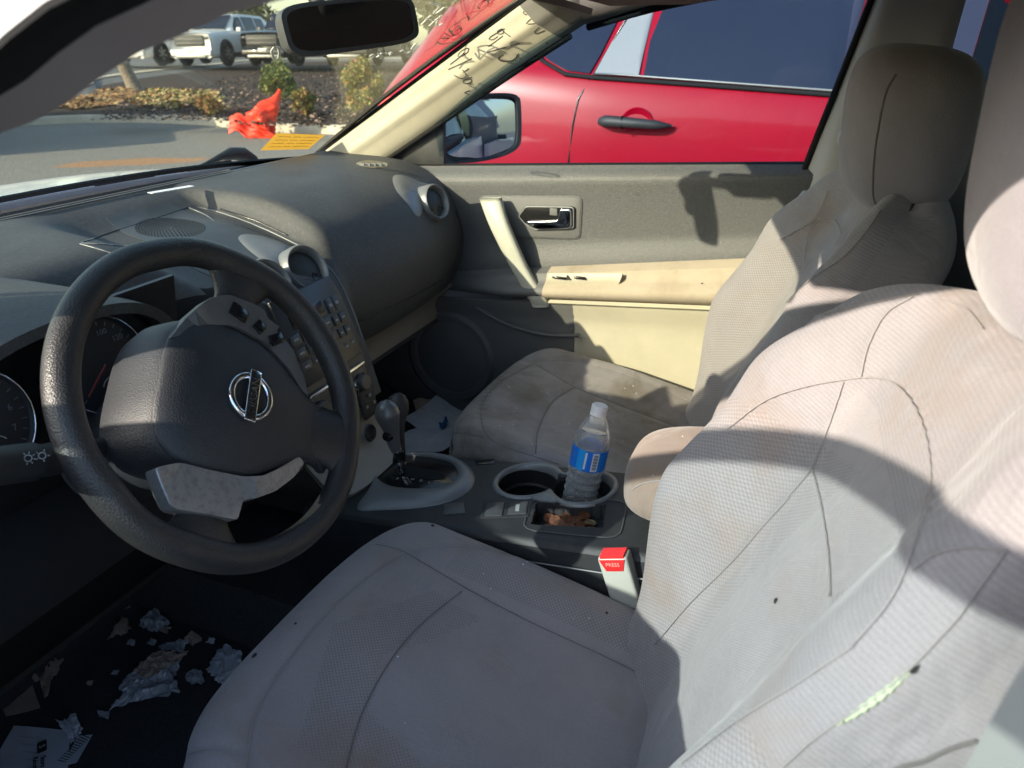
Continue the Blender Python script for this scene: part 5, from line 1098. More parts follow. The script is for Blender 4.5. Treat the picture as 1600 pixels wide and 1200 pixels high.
kx = [(.006, -.250), (.000, -.262), (-.012, -.256), (-.018, -.268), (-.006, -.274), (.004, -.283), (-.010, -.287), (-.026, -.280), (-.020, -.296), (-.004, -.300), (-.030, -.298), (.006, -.312), (-.014, -.314), (-.032, -.316), (-.022, -.330), (-.036, -.336), (-.030, -.262), (-.006, -.326)]
for i, (x, y) in enumerate(kx):
    z = cz(y)-.026+.0012+.0016*(i % 4)*1.4; br = i in (15, 17)
    rot = Matrix.Rotation(random.uniform(-.3, .3), 4, 'X') @ Matrix.Rotation(random.uniform(-.3, .3), 4, 'Y')
    if i in (14, 15): rot = Matrix.Rotation(1.2, 4, 'Y')
    L_ = ('upper brass coin at the rear end of the coin tray' if i == 15 else 'lower brass coin at the rear end of the coin tray') if br else ('copper coin standing on edge at the rear of the coin tray' if i == 14 else 'small dull copper coin lying in the heap inside the coin tray')
    o = lathe('coin', [(0, -.0006), (.0092, -.0006), (.0095, -.0008), (.0095, .0008), (.0088, .0008), (.0086, .0005), (.003, .0006), (0, .0007)], Matrix.Identity(4), M['nickel'] if br else M['copper'], None, n=24)
    o.matrix_world = Matrix.Translation((x, y, z+.002)) @ rot; tag(o, L_, 'coin', 'coins in the coin tray')
# ================================================================== PASSENGER DOOR
pd = empty('passenger_door', (.72, 0, .35), 'passenger door with black upper panel, beige armrest and silver-beige pull handle', 'door')
def zb(y): return 1.094-.056*(y-.334)+.0                 # belt line
def za(y): return .8735-.147*y if y < .30 else .829
def zl(y): return .801-.084*y
PYs = np.linspace(.56, -.66, 100)
def sst(a, b, x): t_ = min(max((x-a)/(b-a), 0), 1); return t_*t_*(3-2*t_)
def xup(y, z):                                            # upper black panel
    s = (zb(y)-z)/(zb(y)-za(y)); return .758-.030*sst(0, .12, s)+.004*math.sin(math.pi*s)-.012*sst(.75, 1., s)
def xarm(y, s): return .722-(.034*sst(0, .12, s)+.010*sst(.12, .5, s)+.024*math.sin(math.pi*min(1, max(0, (s-.42)/.58)))**.7)*sst(.36, .10, y)-.004
def xlow(y, s): return .690+.030*sst(0, .35, s)-.022*s
P = np.array([[(xup(y, z), y, z) for z in np.linspace(zb(y), za(y)-.002, 22)] for y in PYs]); up_ = shell('upper_panel', P, M['door_black'], pd, th=.008, nrm=(-1, 0, 0))
P = np.array([[(xarm(y, s), y, za(y)+(zl(y)-za(y))*s) for s in np.linspace(0, 1, 16)] for y in np.linspace(.012, -.66, 50)])
arm_o = shell('armrest', P, M['armfab'], pd, th=.012, nrm=(-1, 0, 0))
P = np.array([[(xarm(y, s)+.002, y, za(y)+(zl(y)-za(y))*s) for s in np.linspace(0, 1, 16)] for y in np.linspace(.45, .009, 30)]); shell('armrest_front', P, M['charcoal'], pd, th=.012, nrm=(-1, 0, 0))  # beige armrest continued, its shade put into a charcoal colour
P = np.array([[(.668-.006*math.sin(t_), y, zl(y)-.002-.009*s) for s, t_ in ((0, 0), (.5, 1.5), (1, 3.1))] for y in np.linspace(.0, -.66, 30)]); shell('armrest_lip', P, M['beige'], pd, th=.012, nrm=(-1, 0, 0))
P = np.array([[(.672+.018*sst(0, .12, s)+.0*s, y, zl(y)-.010-s*(zl(y)-.33)) for s in np.linspace(0, 1, 24)] for y in np.linspace(-.06, -.66, 40)]); lp = shell('lower_panel', P, M['beige'], pd, th=.01, nrm=(-1, 0, 0))
P = np.array([[(.672+.018*sst(0, .12, s)+.0*s, y, zl(y)-.010-s*(zl(y)-.33)) for s in np.linspace(0, 1, 24)] for y in np.linspace(.56, -.062, 40)]); lpf = shell('lower_front_panel', P, M['charcoal'], pd, th=.01, nrm=(-1, 0, 0))  # same beige panel further forward, shade painted in as charcoal
lathe('speaker_grille', [(0, .004), (.098, .006), (.104, .004), (.108, .012), (.124, .014), (.134, .006), (.138, -.004)], frame((.694, .295, .590), (0, 1, 0), (-1, 0, 0)), M['charcoal'], pd, n=56)
tube('pocket_edge', spl([U(735, 474, 'x', .685), U(790, 505, 'x', .68), U(850, 522, 'x', .678), U(905, 524, 'x', .676)], 20), .007, M['charcoal'], pd, flat=.6)
# outer skin and belt strip
P = np.array([[(.84+.03*math.sin(math.pi*s), y, .34+(zb(y)-.37)*s) for s in np.linspace(0, 1, 8)] for y in np.linspace(.56, -.62, 20)]); shell('outer_skin', P, M['white'], pd, th=.008, nrm=(1, 0, 0))
P = np.array([[(x, y, zb(y)+z) for x, z in ((.757, .0), (.765, .003), (.772, .003))] for y in np.linspace(.5, -.56, 30)]); shell('belt_seal', P, M['rubber'], pd, th=.006, nrm=(0, 0, 1))
P = np.array([[(x, y, zb(y)-.030) for x in (.785, .80, .83, .845)] for y in np.linspace(.5, -.56, 30)]); shell('door_top', P, M['white'], pd, th=.006, nrm=(0, 0, 1))
# window glass following the opening
gp = []
top = spl([tuple(p) for p in E2[1:]]+[(.655, -.45, 1.475), (.66, -.62, 1.46)], 40)
for y in np.linspace(.34, -.585, 26):
    zt = float(np.interp(-y, -top[:, 1], top[:, 2]))+.02; gp.append([(.778-(z-1.08)*.30, y, z) for z in np.linspace(1.075, max(zt, 1.11), 6)])
shell('window_glass', np.array(gp), M['dglass'], pd, th=.004, nrm=(1, 0, 0))
# sail panel and door mirror
sp = [U(608, 251, 'x', .765), U(655, 212, 'x', .765), U(694, 180, 'x', .765), U(694, 258, 'x', .765), U(640, 256, 'x', .765)]
prism('sail_panel', [(p.y, p.z) for p in sp], Matrix(((0, 0, -1, .775), (1, 0, 0, 0), (0, 1, 0, 0), (0, 0, 0, 1))), .012, M['black'], pd, bev=.002)
# mirror: frame spanned by measured corners
m0, m1, m2, m3 = U(700, 152, 'x', .90), U(812, 146, 'x', 1.09), U(814, 236, 'x', 1.09), U(694, 252, 'x', .90)
mcn = (m0+m1+m2+m3)/4; xr = ((m1+m2)/2-(m0+m3)/2); hwm = xr.length/2; ang_n = Vector((-.42, -.90, .06)).normalized()
fmm = frame(mcn, xr, ang_n); hwm *= 1.02
sh_px = [(692, 158), (720, 149), (780, 145), (806, 148), (813, 160), (814, 215), (808, 232), (790, 243), (755, 252), (720, 255), (692, 250)]
def onm(x, y, k=0.): return fmm.inverted() @ UPL(x, y, mcn, fmm.col[2][:3])
ol = spl([tuple(onm(*p))[:2] for p in sh_px], 60, True); oc_ = ol.mean(0)
bm = bmesh.new(); L_ = []
for k1, z in ((.35, -.10), (.70, -.085), (.90, -.055), (.99, -.02), (1, .0), (.985, .006), (.90, .004), (.895, -.006)): L_.append([bm.verts.new((*(oc_+(ol-oc_)*k1), z)) for _ in (0,) for oc__ in (0,)] if False else [bm.verts.new((p[0], p[1], z)) for p in oc_+(ol-oc_)*k1])
for a, b in zip(L_, L_[1:]):
    for i in range(60): bm.faces.new((a[i-1], a[i], b[i], b[i-1]))
bm.faces.new(L_[0][::-1]); bm.faces.new(L_[-1]); bmesh.ops.recalc_face_normals(bm, faces=bm.faces[:]); bm.transform(fmm); mh = bm_obj('mirror_housing', bm, M['black'], pd, angle=40)
gl_px = [(698, 168), (722, 158), (785, 155), (805, 162), (808, 185), (807, 218), (800, 230), (760, 245), (735, 246), (697, 236)]
gpn = spl([tuple(onm(*p))[:2] for p in gl_px], 48, True); bm = bmesh.new(); cen = bm.verts.new((*gpn.mean(0), -.001)); vs = [bm.verts.new((x, y, -.0035)) for x, y in gpn]
for i in range(48): bm.faces.new((vs[i-1], vs[i], cen))
bm.transform(fmm); bm_obj('mirror_glass', bm, M['mirror'], mh, smooth=True)
tube('mirror_arm', [Vector((.80, m3.y-.01, 1.115)), Vector((.88, m3.y, 1.12)), mcn-ang_n*.04], [.022, .02, .02], M['black'], pd, n=10)
# pull handle (beige strap), bezel and chrome lever
hpx = [((747, 311), (781, 310)), ((762, 351), (790, 342)), ((784, 396), (805, 379)), ((805, 434), (822, 417)), ((818, 457), (839, 447)), ((826, 470), (854, 469)), ((831, 480), (857, 480))]
rows = []; hx_ = [.690, .672, .664, .662, .660, .659, .666]
A_ = spl([tuple(U(*a, 'x', x)) for (a, b), x in zip(hpx, hx_)], 30); B_ = spl([tuple(U(*b, 'x', x)) for (a, b), x in zip(hpx, hx_)], 30)
for i in range(30):
    a, b = A_[i], B_[i]; w_ = b-a; rows.append([tuple(a+w_*s+np.array((o, 0, 0))) for s, o in ((0, .016), (.0, .006), (.05, .001), (.2, -.002), (.5, -.003), (.8, -.002), (.93, .001), (.97, .006), (.97, .016))])
M['pull'] = mat('pull_handle_silver', (.43, .43, .37), .5, metal=.0, var=.05, dirt=(.35, .33, .24), dscale=30, damt=.4)
grid('grab_handle', np.array(rows), M['pull'], pd, cv=True, caps=True)
def rr(px): return [(p.y, p.z) for p in (U(x, y, 'x', .722) for x, y in px)]
FX = lambda x: Matrix(((0, 0, -1, x), (1, 0, 0, 0), (0, 1, 0, 0), (0, 0, 0, 1)))
def rpoly(pts, r=.12, n=40):
    P_ = np.array(pts); out = []
    for i in range(len(P_)):
        a, b, c = P_[i-1], P_[i], P_[(i+1) % len(P_)]; p0_ = b+(a-b)*r; p1_ = b+(c-b)*r
        for t_ in np.linspace(0, 1, 6): out.append(tuple(p0_*(1-t_)**2+2*b*t_*(1-t_)+p1_*t_**2))
    return out
xs_ = up_x = xup(.0, 1.0)
bz = prism('handle_bezel', rpoly(rr([(744, 306), (909, 307), (906, 377), (775, 372)])), FX(xs_+.006), .0085, M['door_black'], pd, bev=.0015)
prism('bezel_line', rpoly(rr([(747, 309), (906, 310), (903, 374), (778, 369)])), FX(xs_+.006), .0092, M['charcoal'], bz, bev=.001)
prism('handle_recess', rpoly(rr([(808, 338), (820, 322), (898, 323), (897, 358), (835, 360), (818, 350)])), FX(xs_+.004), .0120, M['gloss'], pd, bev=.001)
dl_ = prism('door_lever', rpoly(rr([(822, 345), (872, 344), (876, 326), (893, 326), (894, 357), (840, 358), (828, 353)]), .2), FX(xs_-.006), .010, M['chrome'], pd, bev=.003, seg=3)
rbox('lock_tab', U(865, 331, 'x', xs_-.010), (.004, .02, .018), M['charcoal'], pd, bev=.002)
tube('recess_rim', [(xs_-.0085, y, z) for y, z in rpoly(rr([(810, 338), (822, 323), (896, 324), (896, 357), (836, 359), (820, 350)]))], .0018, M['greytrim'], pd, closed=True)
# window switch plate
swp = shell('switch_plate', np.array([[tuple(U(x0+(x1-x0)*s, y0, 'x', .669-.006*math.sin(math.pi*s_))) for s in np.linspace(0, 1, 8)] for s_, (x0, x1, y0) in ((0, (858, 972, 427)), (.3, (856, 971, 433)), (.7, (853, 968, 441)), (1, (852, 964, 448)))]), M['beige'], pd, th=.008, nrm=(-1, 0, 0))
rbox('window_switch', U(906, 434, 'x', .661), (.008, .028, .006), M['gloss'], pd, bev=.002); rbox('lock_switch', U(874, 434, 'x', .661), (.006, .036, .006), M['gloss'], pd, bev=.002)
prism('warning_mark', [(p.y, p.z) for p in (U(884, 437, 'x', .661), U(892, 437, 'x', .661), U(886, 430, 'x', .661))], FX(.664), .004, M['ink'], pd)
# ================================================================== SEATS
TL = R(20.5)
def seat_frame(xc, y0, z0): return Matrix(((1, 0, 0, xc), (0, -math.sin(TL), math.cos(TL), y0), (0, math.cos(TL), math.sin(TL), z0), (0, 0, 0, 1)))
def back_pts(asym, near, nh=150, na=220):
    H = .685; P = np.zeros((nh, na, 3)); UV = np.zeros((nh, na, 2))
    cs = [(0, .000), (.25, .004), (.45, .014), (.60, .055), (.74, .098), (.86, .115), (.95, .098), (1.0, .045), (.99, -.03), (.92, -.09), (.70, -.115), (.35, -.12), (0, -.12)]
    full = cs+[(-a, b) for a, b in cs[-2:0:-1]]; base = spl(full, na, True)
    for i in range(nh):
        s = i/(nh-1); h = H*s; tp = 1.; 
        Wd = .252-.020*(1-min(1, h/.12))**2-.050*max(0, (h-.40)/.28)**1.8
        amp = (.62+.55*sst(.02, .30, h))*(1-.17*sst(.26, .42, h)-.40*sst(.46, .66, h))
        top_ = max(0, (h-.605)/.080); shr = math.sqrt(max(0, 1-top_**2.2)) if top_ < 1 else 0.02; shr = max(shr, .03)
        crown_ = 0
        for j in range(na):
            a, b = base[j]; n_ = b*amp if b > 0 else b
            if a < 0 and asym: n_ = n_*(1-.45*asym*sst(.2, .7, -a)) if b > 0 else n_; n_ += .035*asym*a
            x = a*Wd*(1-(1-shr)*.42); n2 = -.055+(n_+.055)*shr
            hh = h-(.045 if a > 0 or not near else -.015)*abs(a)**2.5*sst(.42, .64, h)
            n2 += .018*math.sin(math.pi*min(1, max(0, (h-.02)/.5)))*(1 if b > -.02 else 0)*(1-abs(a))
            P[i, j] = (x, hh, n2); UV[i, j] = (x, hh)
    return P, UV
def cush_pts(nl=150, na=200):
    L_ = .505; P = np.zeros((nl, na, 3)); UV = np.zeros((nl, na, 2))
    cs = [(0, .0), (.3, .001), (.52, .006), (.68, .022), (.80, .034), (.90, .034), (.98, .010), (1.0, -.03), (.98, -.09), (.9, -.125), (.5, -.13), (0, -.13)]
    full = cs+[(-a, b) for a, b in cs[-2:0:-1]]; base = spl(full, na, True)
    for i in range(nl):
        s = i/(nl-1); l = L_*s; t_ = max(0, (l-(L_-.075))/.075); shr = math.sqrt(max(0, 1-t_**2.3)); shr = max(shr, .04); 
        Wd = .262-.004*sst(.2, 0, l)-.006*sst(.30, .50, l)
        for j in range(na):
            a, b = base[j]; amp = (.9-.55*sst(.25, .48, l)); n_ = b*amp if b > 0 else b
            x = a*Wd*(1-(1-shr)*.20); n2 = -.065+(n_+.065)*shr
            ll = l-.045*abs(a)**4.*sst(.28, .50, l)+.022*sst(.3,.5,l); n2 += .012*sst(.30, .44, l)*(b > -.02)*(1-.5*abs(a))*shr-.006*math.sin(math.pi*s)*(b > -.02)*(1-abs(a))
            P[i, j] = (x, ll, n2); UV[i, j] = (x, ll)
    return P, UV
def xf(P, Mx): A_ = np.array(Mx); return P@A_[:3, :3].T+A_[:3, 3]
CT = R(11.5)
def cush_frame(xc, y0, z0): return Matrix(((1, 0, 0, xc), (0, math.cos(CT), -math.sin(CT), y0), (0, math.sin(CT), math.cos(CT), z0), (0, 0, 0, 1)))
def head_pts(hs=1., nh=60, na=80):
    P = np.zeros((nh, na, 3))
    for i in range(nh):
        ph = math.pi*(i+.02)/(nh-1+.04)-math.pi/2; cz_ = math.copysign(abs(math.sin(ph))**(2/3.4), math.sin(ph)); ck = abs(math.cos(ph))**(2/3.4)
        for j in range(na):
            a = j/na*2*math.pi; cx = math.copysign(abs(math.cos(a))**(2/3.0), math.cos(a)); cy = math.copysign(abs(math.sin(a))**(2/2.8), math.sin(a))
            wd = .132*(1-.06*max(0, -cz_)); dp = (.078 if hs > 1 else .092)+.006*cz_; P[i, j] = (cx*wd*ck, cz_*.118*hs, cy*dp*ck+.016*(1-cz_**2)*(cy > 0)*0+.012*cz_)
    return P
# seams of each seat, traced on its own surface
c5 = lambda x, y: (960+x/2.5, 780+y/2.5)
c4_ = lambda x, y: (960+x/2.5, 440+y/2.5)
c3 = lambda x, y: (280+x/2, 780+y/2)
cb_ = lambda x, y: (540+x/2.963, 560+y/2.963)
ch = lambda x, y: (1000+x/2.667, y/2.667)
nm_big = False
def build_seat(name, xc, dy, label, zones, seams, mats_, asym, hh_):
    e = empty(name, (xc, -.3+dy, .30), label, 'car seat')
    Fb = seat_frame(xc, -.492+dy, .575); Fc = cush_frame(xc+(0 if xc < 0 else .033), -.512+dy, .585); out = {}
    for nm, (P, UV), Fx in (('cushion', cush_pts(), Fc), ('backrest', back_pts(asym, xc < 0), Fb)):
        W_ = xf(P, Fx); V, Fs = gridvf(W_, False, True); na = P.shape[1]; nh = P.shape[0]
        Fs.append(tuple(range(na))[::-1]); Fs.append(tuple((nh-1)*na+j for j in range(na)))
        o = mesh(nm, V, [f[::-1] for f in Fs], mats_ if nm == 'cushion' else [M['fdot'], M['frib'], M['fpl']], e, True, uv=UV.reshape(-1, 2)); out[nm] = (o, Fx)
    Ph = head_pts(1.12 if xc < 0 else 1.); hc = Fb @ Vector((0, hh_[0], hh_[1])); Hf = Fb.copy(); Hf.translation = hc; Hr = Matrix.Rotation(R(15), 4, 'X'); Hf = Hf @ Hr
    o = grid('headrest', xf(Ph, Hf), M['fclean'], e, cv=True, caps=True, uv=np.array([[(p[0]+p[2], p[1]) for p in r] for r in Ph]).reshape(-1, 2)); out['headrest'] = (o, Hf)
    for sx in (-.06, .06): tube('headrest_post', [Fb @ Vector((sx, .60, -.085)), Fb @ Vector((sx, .74, -.03))], .006, M['chrome'], e)
    for nm in ('cushion', 'backrest'):
        o, Fx = out[nm]; inv = Fx.inverted(); me = o.data; cen = np.array([tuple(inv @ p.center) for p in me.polygons]); nz = cen[:, 2]; mi = np.zeros(len(cen), int)+2
        for which, mid, poly, f in zones:
            if which != nm: continue
            pl_ = []
            for p in poly:
                if f is None: pl_.append(p); continue
                h, _ = cast(o, *f(*p)); 
                if h is not None: q_ = inv @ h; pl_.append((q_.x, q_.y))
            if len(pl_) > 2: mi[inpoly(cen[:, 0], cen[:, 1], pl_) & (nz > -.045)] = mid
        me.polygons.foreach_set('material_index', mi.tolist()); me.update()
    for which, nmx, px, f, mm, r_ in seams: surf_seam(out[which][0], out[which][0], nmx, px, r_, mm, f=f)
    # groove shading comes from real indent: push vertices near the seams inward
    for which in ('cushion', 'backrest'):
        o = out[which][0]; pts = [np.array([v.co[:] for v in c_.data.vertices])[3::6] for c_ in o.children if c_.name.startswith('seam')]
        if not pts: continue
        S_ = np.vstack(pts); V = np.array([v.co[:] for v in o.data.vertices]); N_ = np.array([v.normal[:] for v in o.data.vertices])
        D = np.full(len(V), 9.)
        for k in range(0, len(S_), 400): D = np.minimum(D, np.sqrt(((V[:, None, :]-S_[None, k:k+400, :])**2).sum(2)).min(1)) if len(S_[k:k+400]) else D
        V2 = V-N_*(.0034*np.exp(-(D/.0075)**2))[:, None]; o.data.vertices.foreach_set('co', V2.ravel()); o.data.update()
        for c_ in o.children:
            if c_.name.startswith('seam'):
                bvx = BVHTree.FromPolygons([v.co[:] for v in o.data.vertices], [p.vertices[:] for p in o.data.polygons])
                vv = np.array([v.co[:] for v in c_.data.vertices]); 
                dl2 = []
                for q_ in range(0, len(vv), 6):
                    cc = Vector(vv[q_:q_+6].mean(0)); h = bvx.find_nearest(cc); n_ = h[1]; n_ = n_ if n_.dot(Vector(CAM)-h[0]) > 0 else -n_; dl2.append(np.array(h[0]+n_*(.0009 if nm_big else .0021)-cc))
                dl2 = np.array(dl2); k3 = np.ones(9)/9; pd2 = np.pad(dl2, ((4, 4), (0, 0)), mode='edge'); dl2 = np.stack([np.convolve(pd2[:, c], k3, 'valid') for c in range(3)], -1)
                vv += np.repeat(dl2, 6, 0)
                c_.data.vertices.foreach_set('co', vv.ravel()); c_.data.update()
    return e, out
back_line = [(165, 570), (310, 400), (470, 250), (640, 60)]
dz = [('backrest', 0, [(165, 570), (310, 400), (470, 250), (640, 60), (790, -120), (790, -130), (750, -200), (450, -300), (0, -200), (0, 300), (60, 500)], c5)]
D_ZONES = [('backrest', 1, [(-.30, -.02), (.30, -.02), (.30, .70), (-.30, .70)], None), ('backrest', 2, [(-.13, .10), (.14, .10), (.12, .53), (-.10, .53)], None), ('backrest', 0, [(.10, .02), (.26, .02), (.26, .40), (.02, .50), (.04, .40)], None), ('backrest', 0, [(-.20, .02), (-.28, .02), (-.28, .42), (-.20, .42)], None),
           ('cushion', 0, [(.0, .44), (-.17, .37), (-.17, .05), (-.02, .0), (.10, .0), (.13, .36)], None), ('cushion', 2, [(.165, .0), (.13, .27), (.0, .36), (-.08, .33), (-.12, .20), (-.13, .0)], None), ('cushion', 0, [(.17, .0), (.17, .36), (.26, .36), (.26, .0)], None)]
th = .0006
D_SEAMS = [('backrest', 'seam', [(165, 570), (310, 400), (470, 250), (640, 60)], c5, 'stitch', th), ('backrest', 'seam', [(640, 60), (700, 0)], c5, 'stitch', th),
  ('backrest', 'seam', [(1275, 735), (1300, 665), (1322, 597)], None, 'stitch', th), ('backrest', 'seam', [(1216, 804), (1275, 735)], None, 'stitch', th),
  ('backrest', 'seam', [(1275, 735), (1291, 800), (1303, 890), (1306, 1010)], None, 'stitch', th),
  ('backrest', 'seam', [(1142, 670), (1200, 626), (1260, 605), (1320, 594), (1380, 592), (1420, 614), (1452, 672), (1463, 760), (1440, 850), (1405, 935), (1340, 1008)], None, 'stitch', th),
  ('backrest', 'seam', [(1340, 1008), (1290, 1046), (1180, 1118), (1070, 1199)], None, 'stitch', th),
  ('backrest', 'seam', [(1072, 666), (1130, 600), (1200, 530), (1300, 492), (1400, 468), (1440, 462)], None, 'stitch', th),
  ('backrest', 'seam', [(1350, 590), (1362, 540), (1390, 492), (1432, 466)], None, 'stitch', th), ('backrest', 'seam', [(1480, 468), (1515, 486), (1545, 520)], None, 'stitch', th),
  ('backrest', 'seam', [(1432, 896), (1464, 874), (1496, 862), (1540, 858), (1578, 860)], None, 'stitch', th), ('backrest', 'seam', [(1578, 860), (1536, 912), (1488, 972), (1432, 1034), (1380, 1080), (1304, 1130), (1220, 1199)], None, 'stitch', th),
  ('backrest', 'seam', [(1384, 1199), (1450, 1175), (1524, 1150)], None, 'seamdark', .0016),
  ('cushion', 'seam', [(562, 846), (600, 852), (632, 862), (680, 890), (740, 925), (830, 972), (930, 1018), (1020, 1062)], None, 'seamdark', th),
  ('cushion', 'seam', [(632, 862), (560, 910), (490, 980), (430, 1060), (397, 1120), (385, 1199)], None, 'stitch', th), ('cushion', 'seam', [(722, 923), (675, 960), (630, 1005), (590, 1065), (560, 1130), (542, 1199)], None, 'seamdark', th),
  ('cushion', 'seam', [(632, 862), (680, 852), (755, 855), (830, 875)], None, 'stitch', th), ('cushion', 'seam', [(290, 1178), (330, 1168), (385, 1178)], None, 'stitch', th)]
P_SEAMS = [('cushion', 'seam', [(834, 567), (865, 585), (898, 604), (950, 625), (1010, 648), (1055, 665)], None, 'seamdark', th), ('cushion', 'seam', [(898, 604), (864, 627), (842, 668), (837, 708)], None, 'seamdark', th),
  ('cushion', 'seam', [(834, 567), (776, 600), (753, 634), (756, 671), (776, 692), (810, 705), (874, 725)], None, 'seamdark', th), ('cushion', 'seam', [(690, 685), (715, 676), (756, 683)], None, 'seamdark', th), ('cushion', 'seam', [(834, 567), (880, 562), (950, 575), (1020, 600), (1075, 625)], None, 'stitch', th), ('cushion', 'seam', [(800, 558), (834, 567)], None, 'stitch', th),
  ('backrest', 'seam', [(1221, 375), (1262, 352), (1279, 338), (1296, 300)], None, 'stitch', th), ('backrest', 'seam', [(1281, 345), (1266, 362), (1259, 415)], None, 'stitch', th), ('backrest', 'seam', [(1262, 352), (1300, 341), (1319, 367), (1305, 394)], None, 'stitch', th),
  ('backrest', 'seam', [(1375, 332), (1352, 367), (1319, 405), (1262, 446), (1190, 520), (1110, 600)], None, 'seamdark', th), ('headrest', 'seam', [(1400, 116), (1383, 150), (1368, 230), (1364, 300), (1372, 326)], None, 'seamdark', .0014)]
ds, dso = build_seat('driver_seat', -.372, 0, 'grey fabric driver seat nearest the camera, torn at the outer bolster', D_ZONES, D_SEAMS, [M['fdot'], M['frib'], M['fpl']], 1., (.800, .004))
ps, pso = build_seat('passenger_seat', .365, .055, 'stained grey fabric passenger seat on the far side beyond the console', D_ZONES, P_SEAMS, [M['fdotp'], M['frib'], M['fplp']], 1., (.728, .0))
surf_seam(dso['headrest'][0], dso['headrest'][0], 'seam', [(1488, 250), (1483, 330), (1484, 400), (1500, 440)], .0012, 'stitch')
def spot(o, px, py, r_, m_, name='burn_mark', sq=1.):
    p, n_ = cast(o, px, py)
    if p is None: return
    n_ = n_ if n_.dot(Vector(CAM)-p) > 0 else -n_; fr = frame(p+n_*.0009, (1, .2, .1), n_); V = [tuple(fr @ Vector((r_*math.cos(a)*(1+.2*math.sin(3*a)), r_*sq*math.sin(a), 0))) for a in np.linspace(0, 6.283, 12, endpoint=False)]
    mesh(name, V, [tuple(range(12))], m_, o, False)
bko = dso['backrest'][0]; cuo = dso['cushion'][0]
spot(bko, 1213, 939, .0028, M['burn']); spot(cuo, 398, 1025, .004, M['burn']); spot(cuo, 676, 822, .003, M['burn']); spot(cuo, 948, 958, .0022, M['burn']); spot(cuo, 462, 975, .002, M['burn']); spot(cuo, 827, 876, .002, M['burn'])
spot(pso['cushion'][0], 754, 702, .003, M['burn']); spot(arm_o, 1097, 443, .003, M['burn'])
# torn seam with foam showing
tl = []
for x, y in spl([(1304, 1132), (1340, 1110), (1385, 1078), (1428, 1040)], 26):
    p, n_ = cast(bko, x, y)
    if p is not None: tl.append(p+(n_ if n_.dot(Vector(CAM)-p) > 0 else -n_)*.0022)
if len(tl) > 6:
    tube('exposed_foam', tl, [max(.0008, .0030*math.sin(math.pi*i/(len(tl)-1))**.5*(1+.3*math.sin(i*2.3))) for i in range(len(tl))], M['foam'], bko, n=8, flat=.7)
    spot(bko, 1427, 1036, .006, M['burn'], 'tear_edge', .7); spot(bko, 1318, 1116, .005, M['burn'], 'tear_edge', .4)
# crumbs on the seats (real little grains)
V = []; F = []
for o_, box, n_c in ((pso['cushion'][0], (780, 600, 1020, 700), 26), (cuo, (600, 870, 1000, 1150), 8), (ao, (1010, 680, 1100, 770), 6)):
    for _ in range(n_c):
        p, n_ = cast(o_, random.uniform(box[0], box[2]), random.uniform(box[1], box[3]))
        if p is None: continue
        s = random.uniform(.0006, .0016); o = len(V); V += [p+Vector(v)*s for v in ((-1, -1, 0), (1, -1, 0), (0, 1, 0), (0, 0, 1.2))]; F += [(o, o+1, o+3), (o+1, o+2, o+3), (o+2, o, o+3)]
tag(mesh('crumbs', V, F, M['paper'], None, False), 'pale crumbs scattered over the seat cushions', 'crumbs', kind='stuff')
# ================================================================== litter on the floor
def sheet_of(name, px, z, mat_, label, cat='paper', crumple=.012, n=16, seed=1, grp=None, lift=.0):
    # px: four corners in order; the sheet lies on the carpet and is creased, with a torn outline when crumpled
    from mathutils import noise
    c = [U(x, y, 'z', z) for x, y in px]; n = max(n, 26) if crumple > .004 else n; P = np.zeros((n, n, 3)); mid = (c[0]+c[1]+c[2]+c[3])/4; size = max((q-mid).length for q in c); so_ = Vector((seed*3.7, seed*1.9, 0))
    for i, u in enumerate(np.linspace(0, 1, n)):
        for j, v in enumerate(np.linspace(0, 1, n)):
            p = c[0]*(1-u)*(1-v)+c[1]*u*(1-v)+c[2]*u*v+c[3]*(1-u)*v
            q = Vector((u*2.2, v*2.2, 0))+so_; rdg = 1-abs(noise.noise(q*1.3))*2; rd2 = 1-abs(noise.noise(q*2.9+Vector((5, 2, 1))))*2
            hgt = crumple*(.75*max(0, rdg)**2+.4*max(0, rd2)**2)
            if crumple > .004:
                e = max(abs(u-.5), abs(v-.5))*2; k = 1+e**2*(.42*noise.noise(q*1.1+Vector((9, 9, 2)))+.16*noise.noise(q*4.3)); p = mid+(p-mid)*k; hgt *= 1-.5*e**6
            else: hgt = crumple*.6*(1+noise.noise(q))
            P[i, j] = (p.x, p.y, z+hgt+lift)
    e = empty(name, tuple(P.mean((0, 1))), label, cat, grp)
    grid('sheet', P, mat_, e, smooth=False); return e, P
G = 'litter on the driver side carpet'
e_, Pp = sheet_of('receipt', [(22, 1134), (110, 1142), (105, 1230), (-30, 1225)], .302, M['paper'], 'white printed receipt with small black logo at the lower left corner', 'receipt', .002, 12, 3, G)
def on_sheet(P, u, v): n = P.shape[0]-1; return Vector(P[int(round(u*n)), int(round(v*n))])
rp = U(66, 1168, 'z', .308); xr_ = (U(66, 1200, 'z', .308)-rp).normalized()
fr = frame(rp+Vector((0, 0, .002)), xr_, (0, 0, 1)); prism('logo', rpoly([(-.012, -.007), (.012, -.007), (.012, .007), (-.012, .007)]), fr, .0006, M['ink'], e_); text('logo_letter', 'S', fr @ Matrix.Translation((0, 0, .0008)), .013, M['paper'], e_)
text('print', 'Store\nReceipt', fr @ Matrix.Translation((.034, -.004, .0003)), .011, M['ink'], e_)
lines = [[U(30+k*3, 1150+k*12, 'z', .3075), U(52+k*3, 1153+k*12, 'z', .3075)] for k in range(5)]; multi_tube('print_line', lines, .0006, M['greyink'], e_, flat=.4)
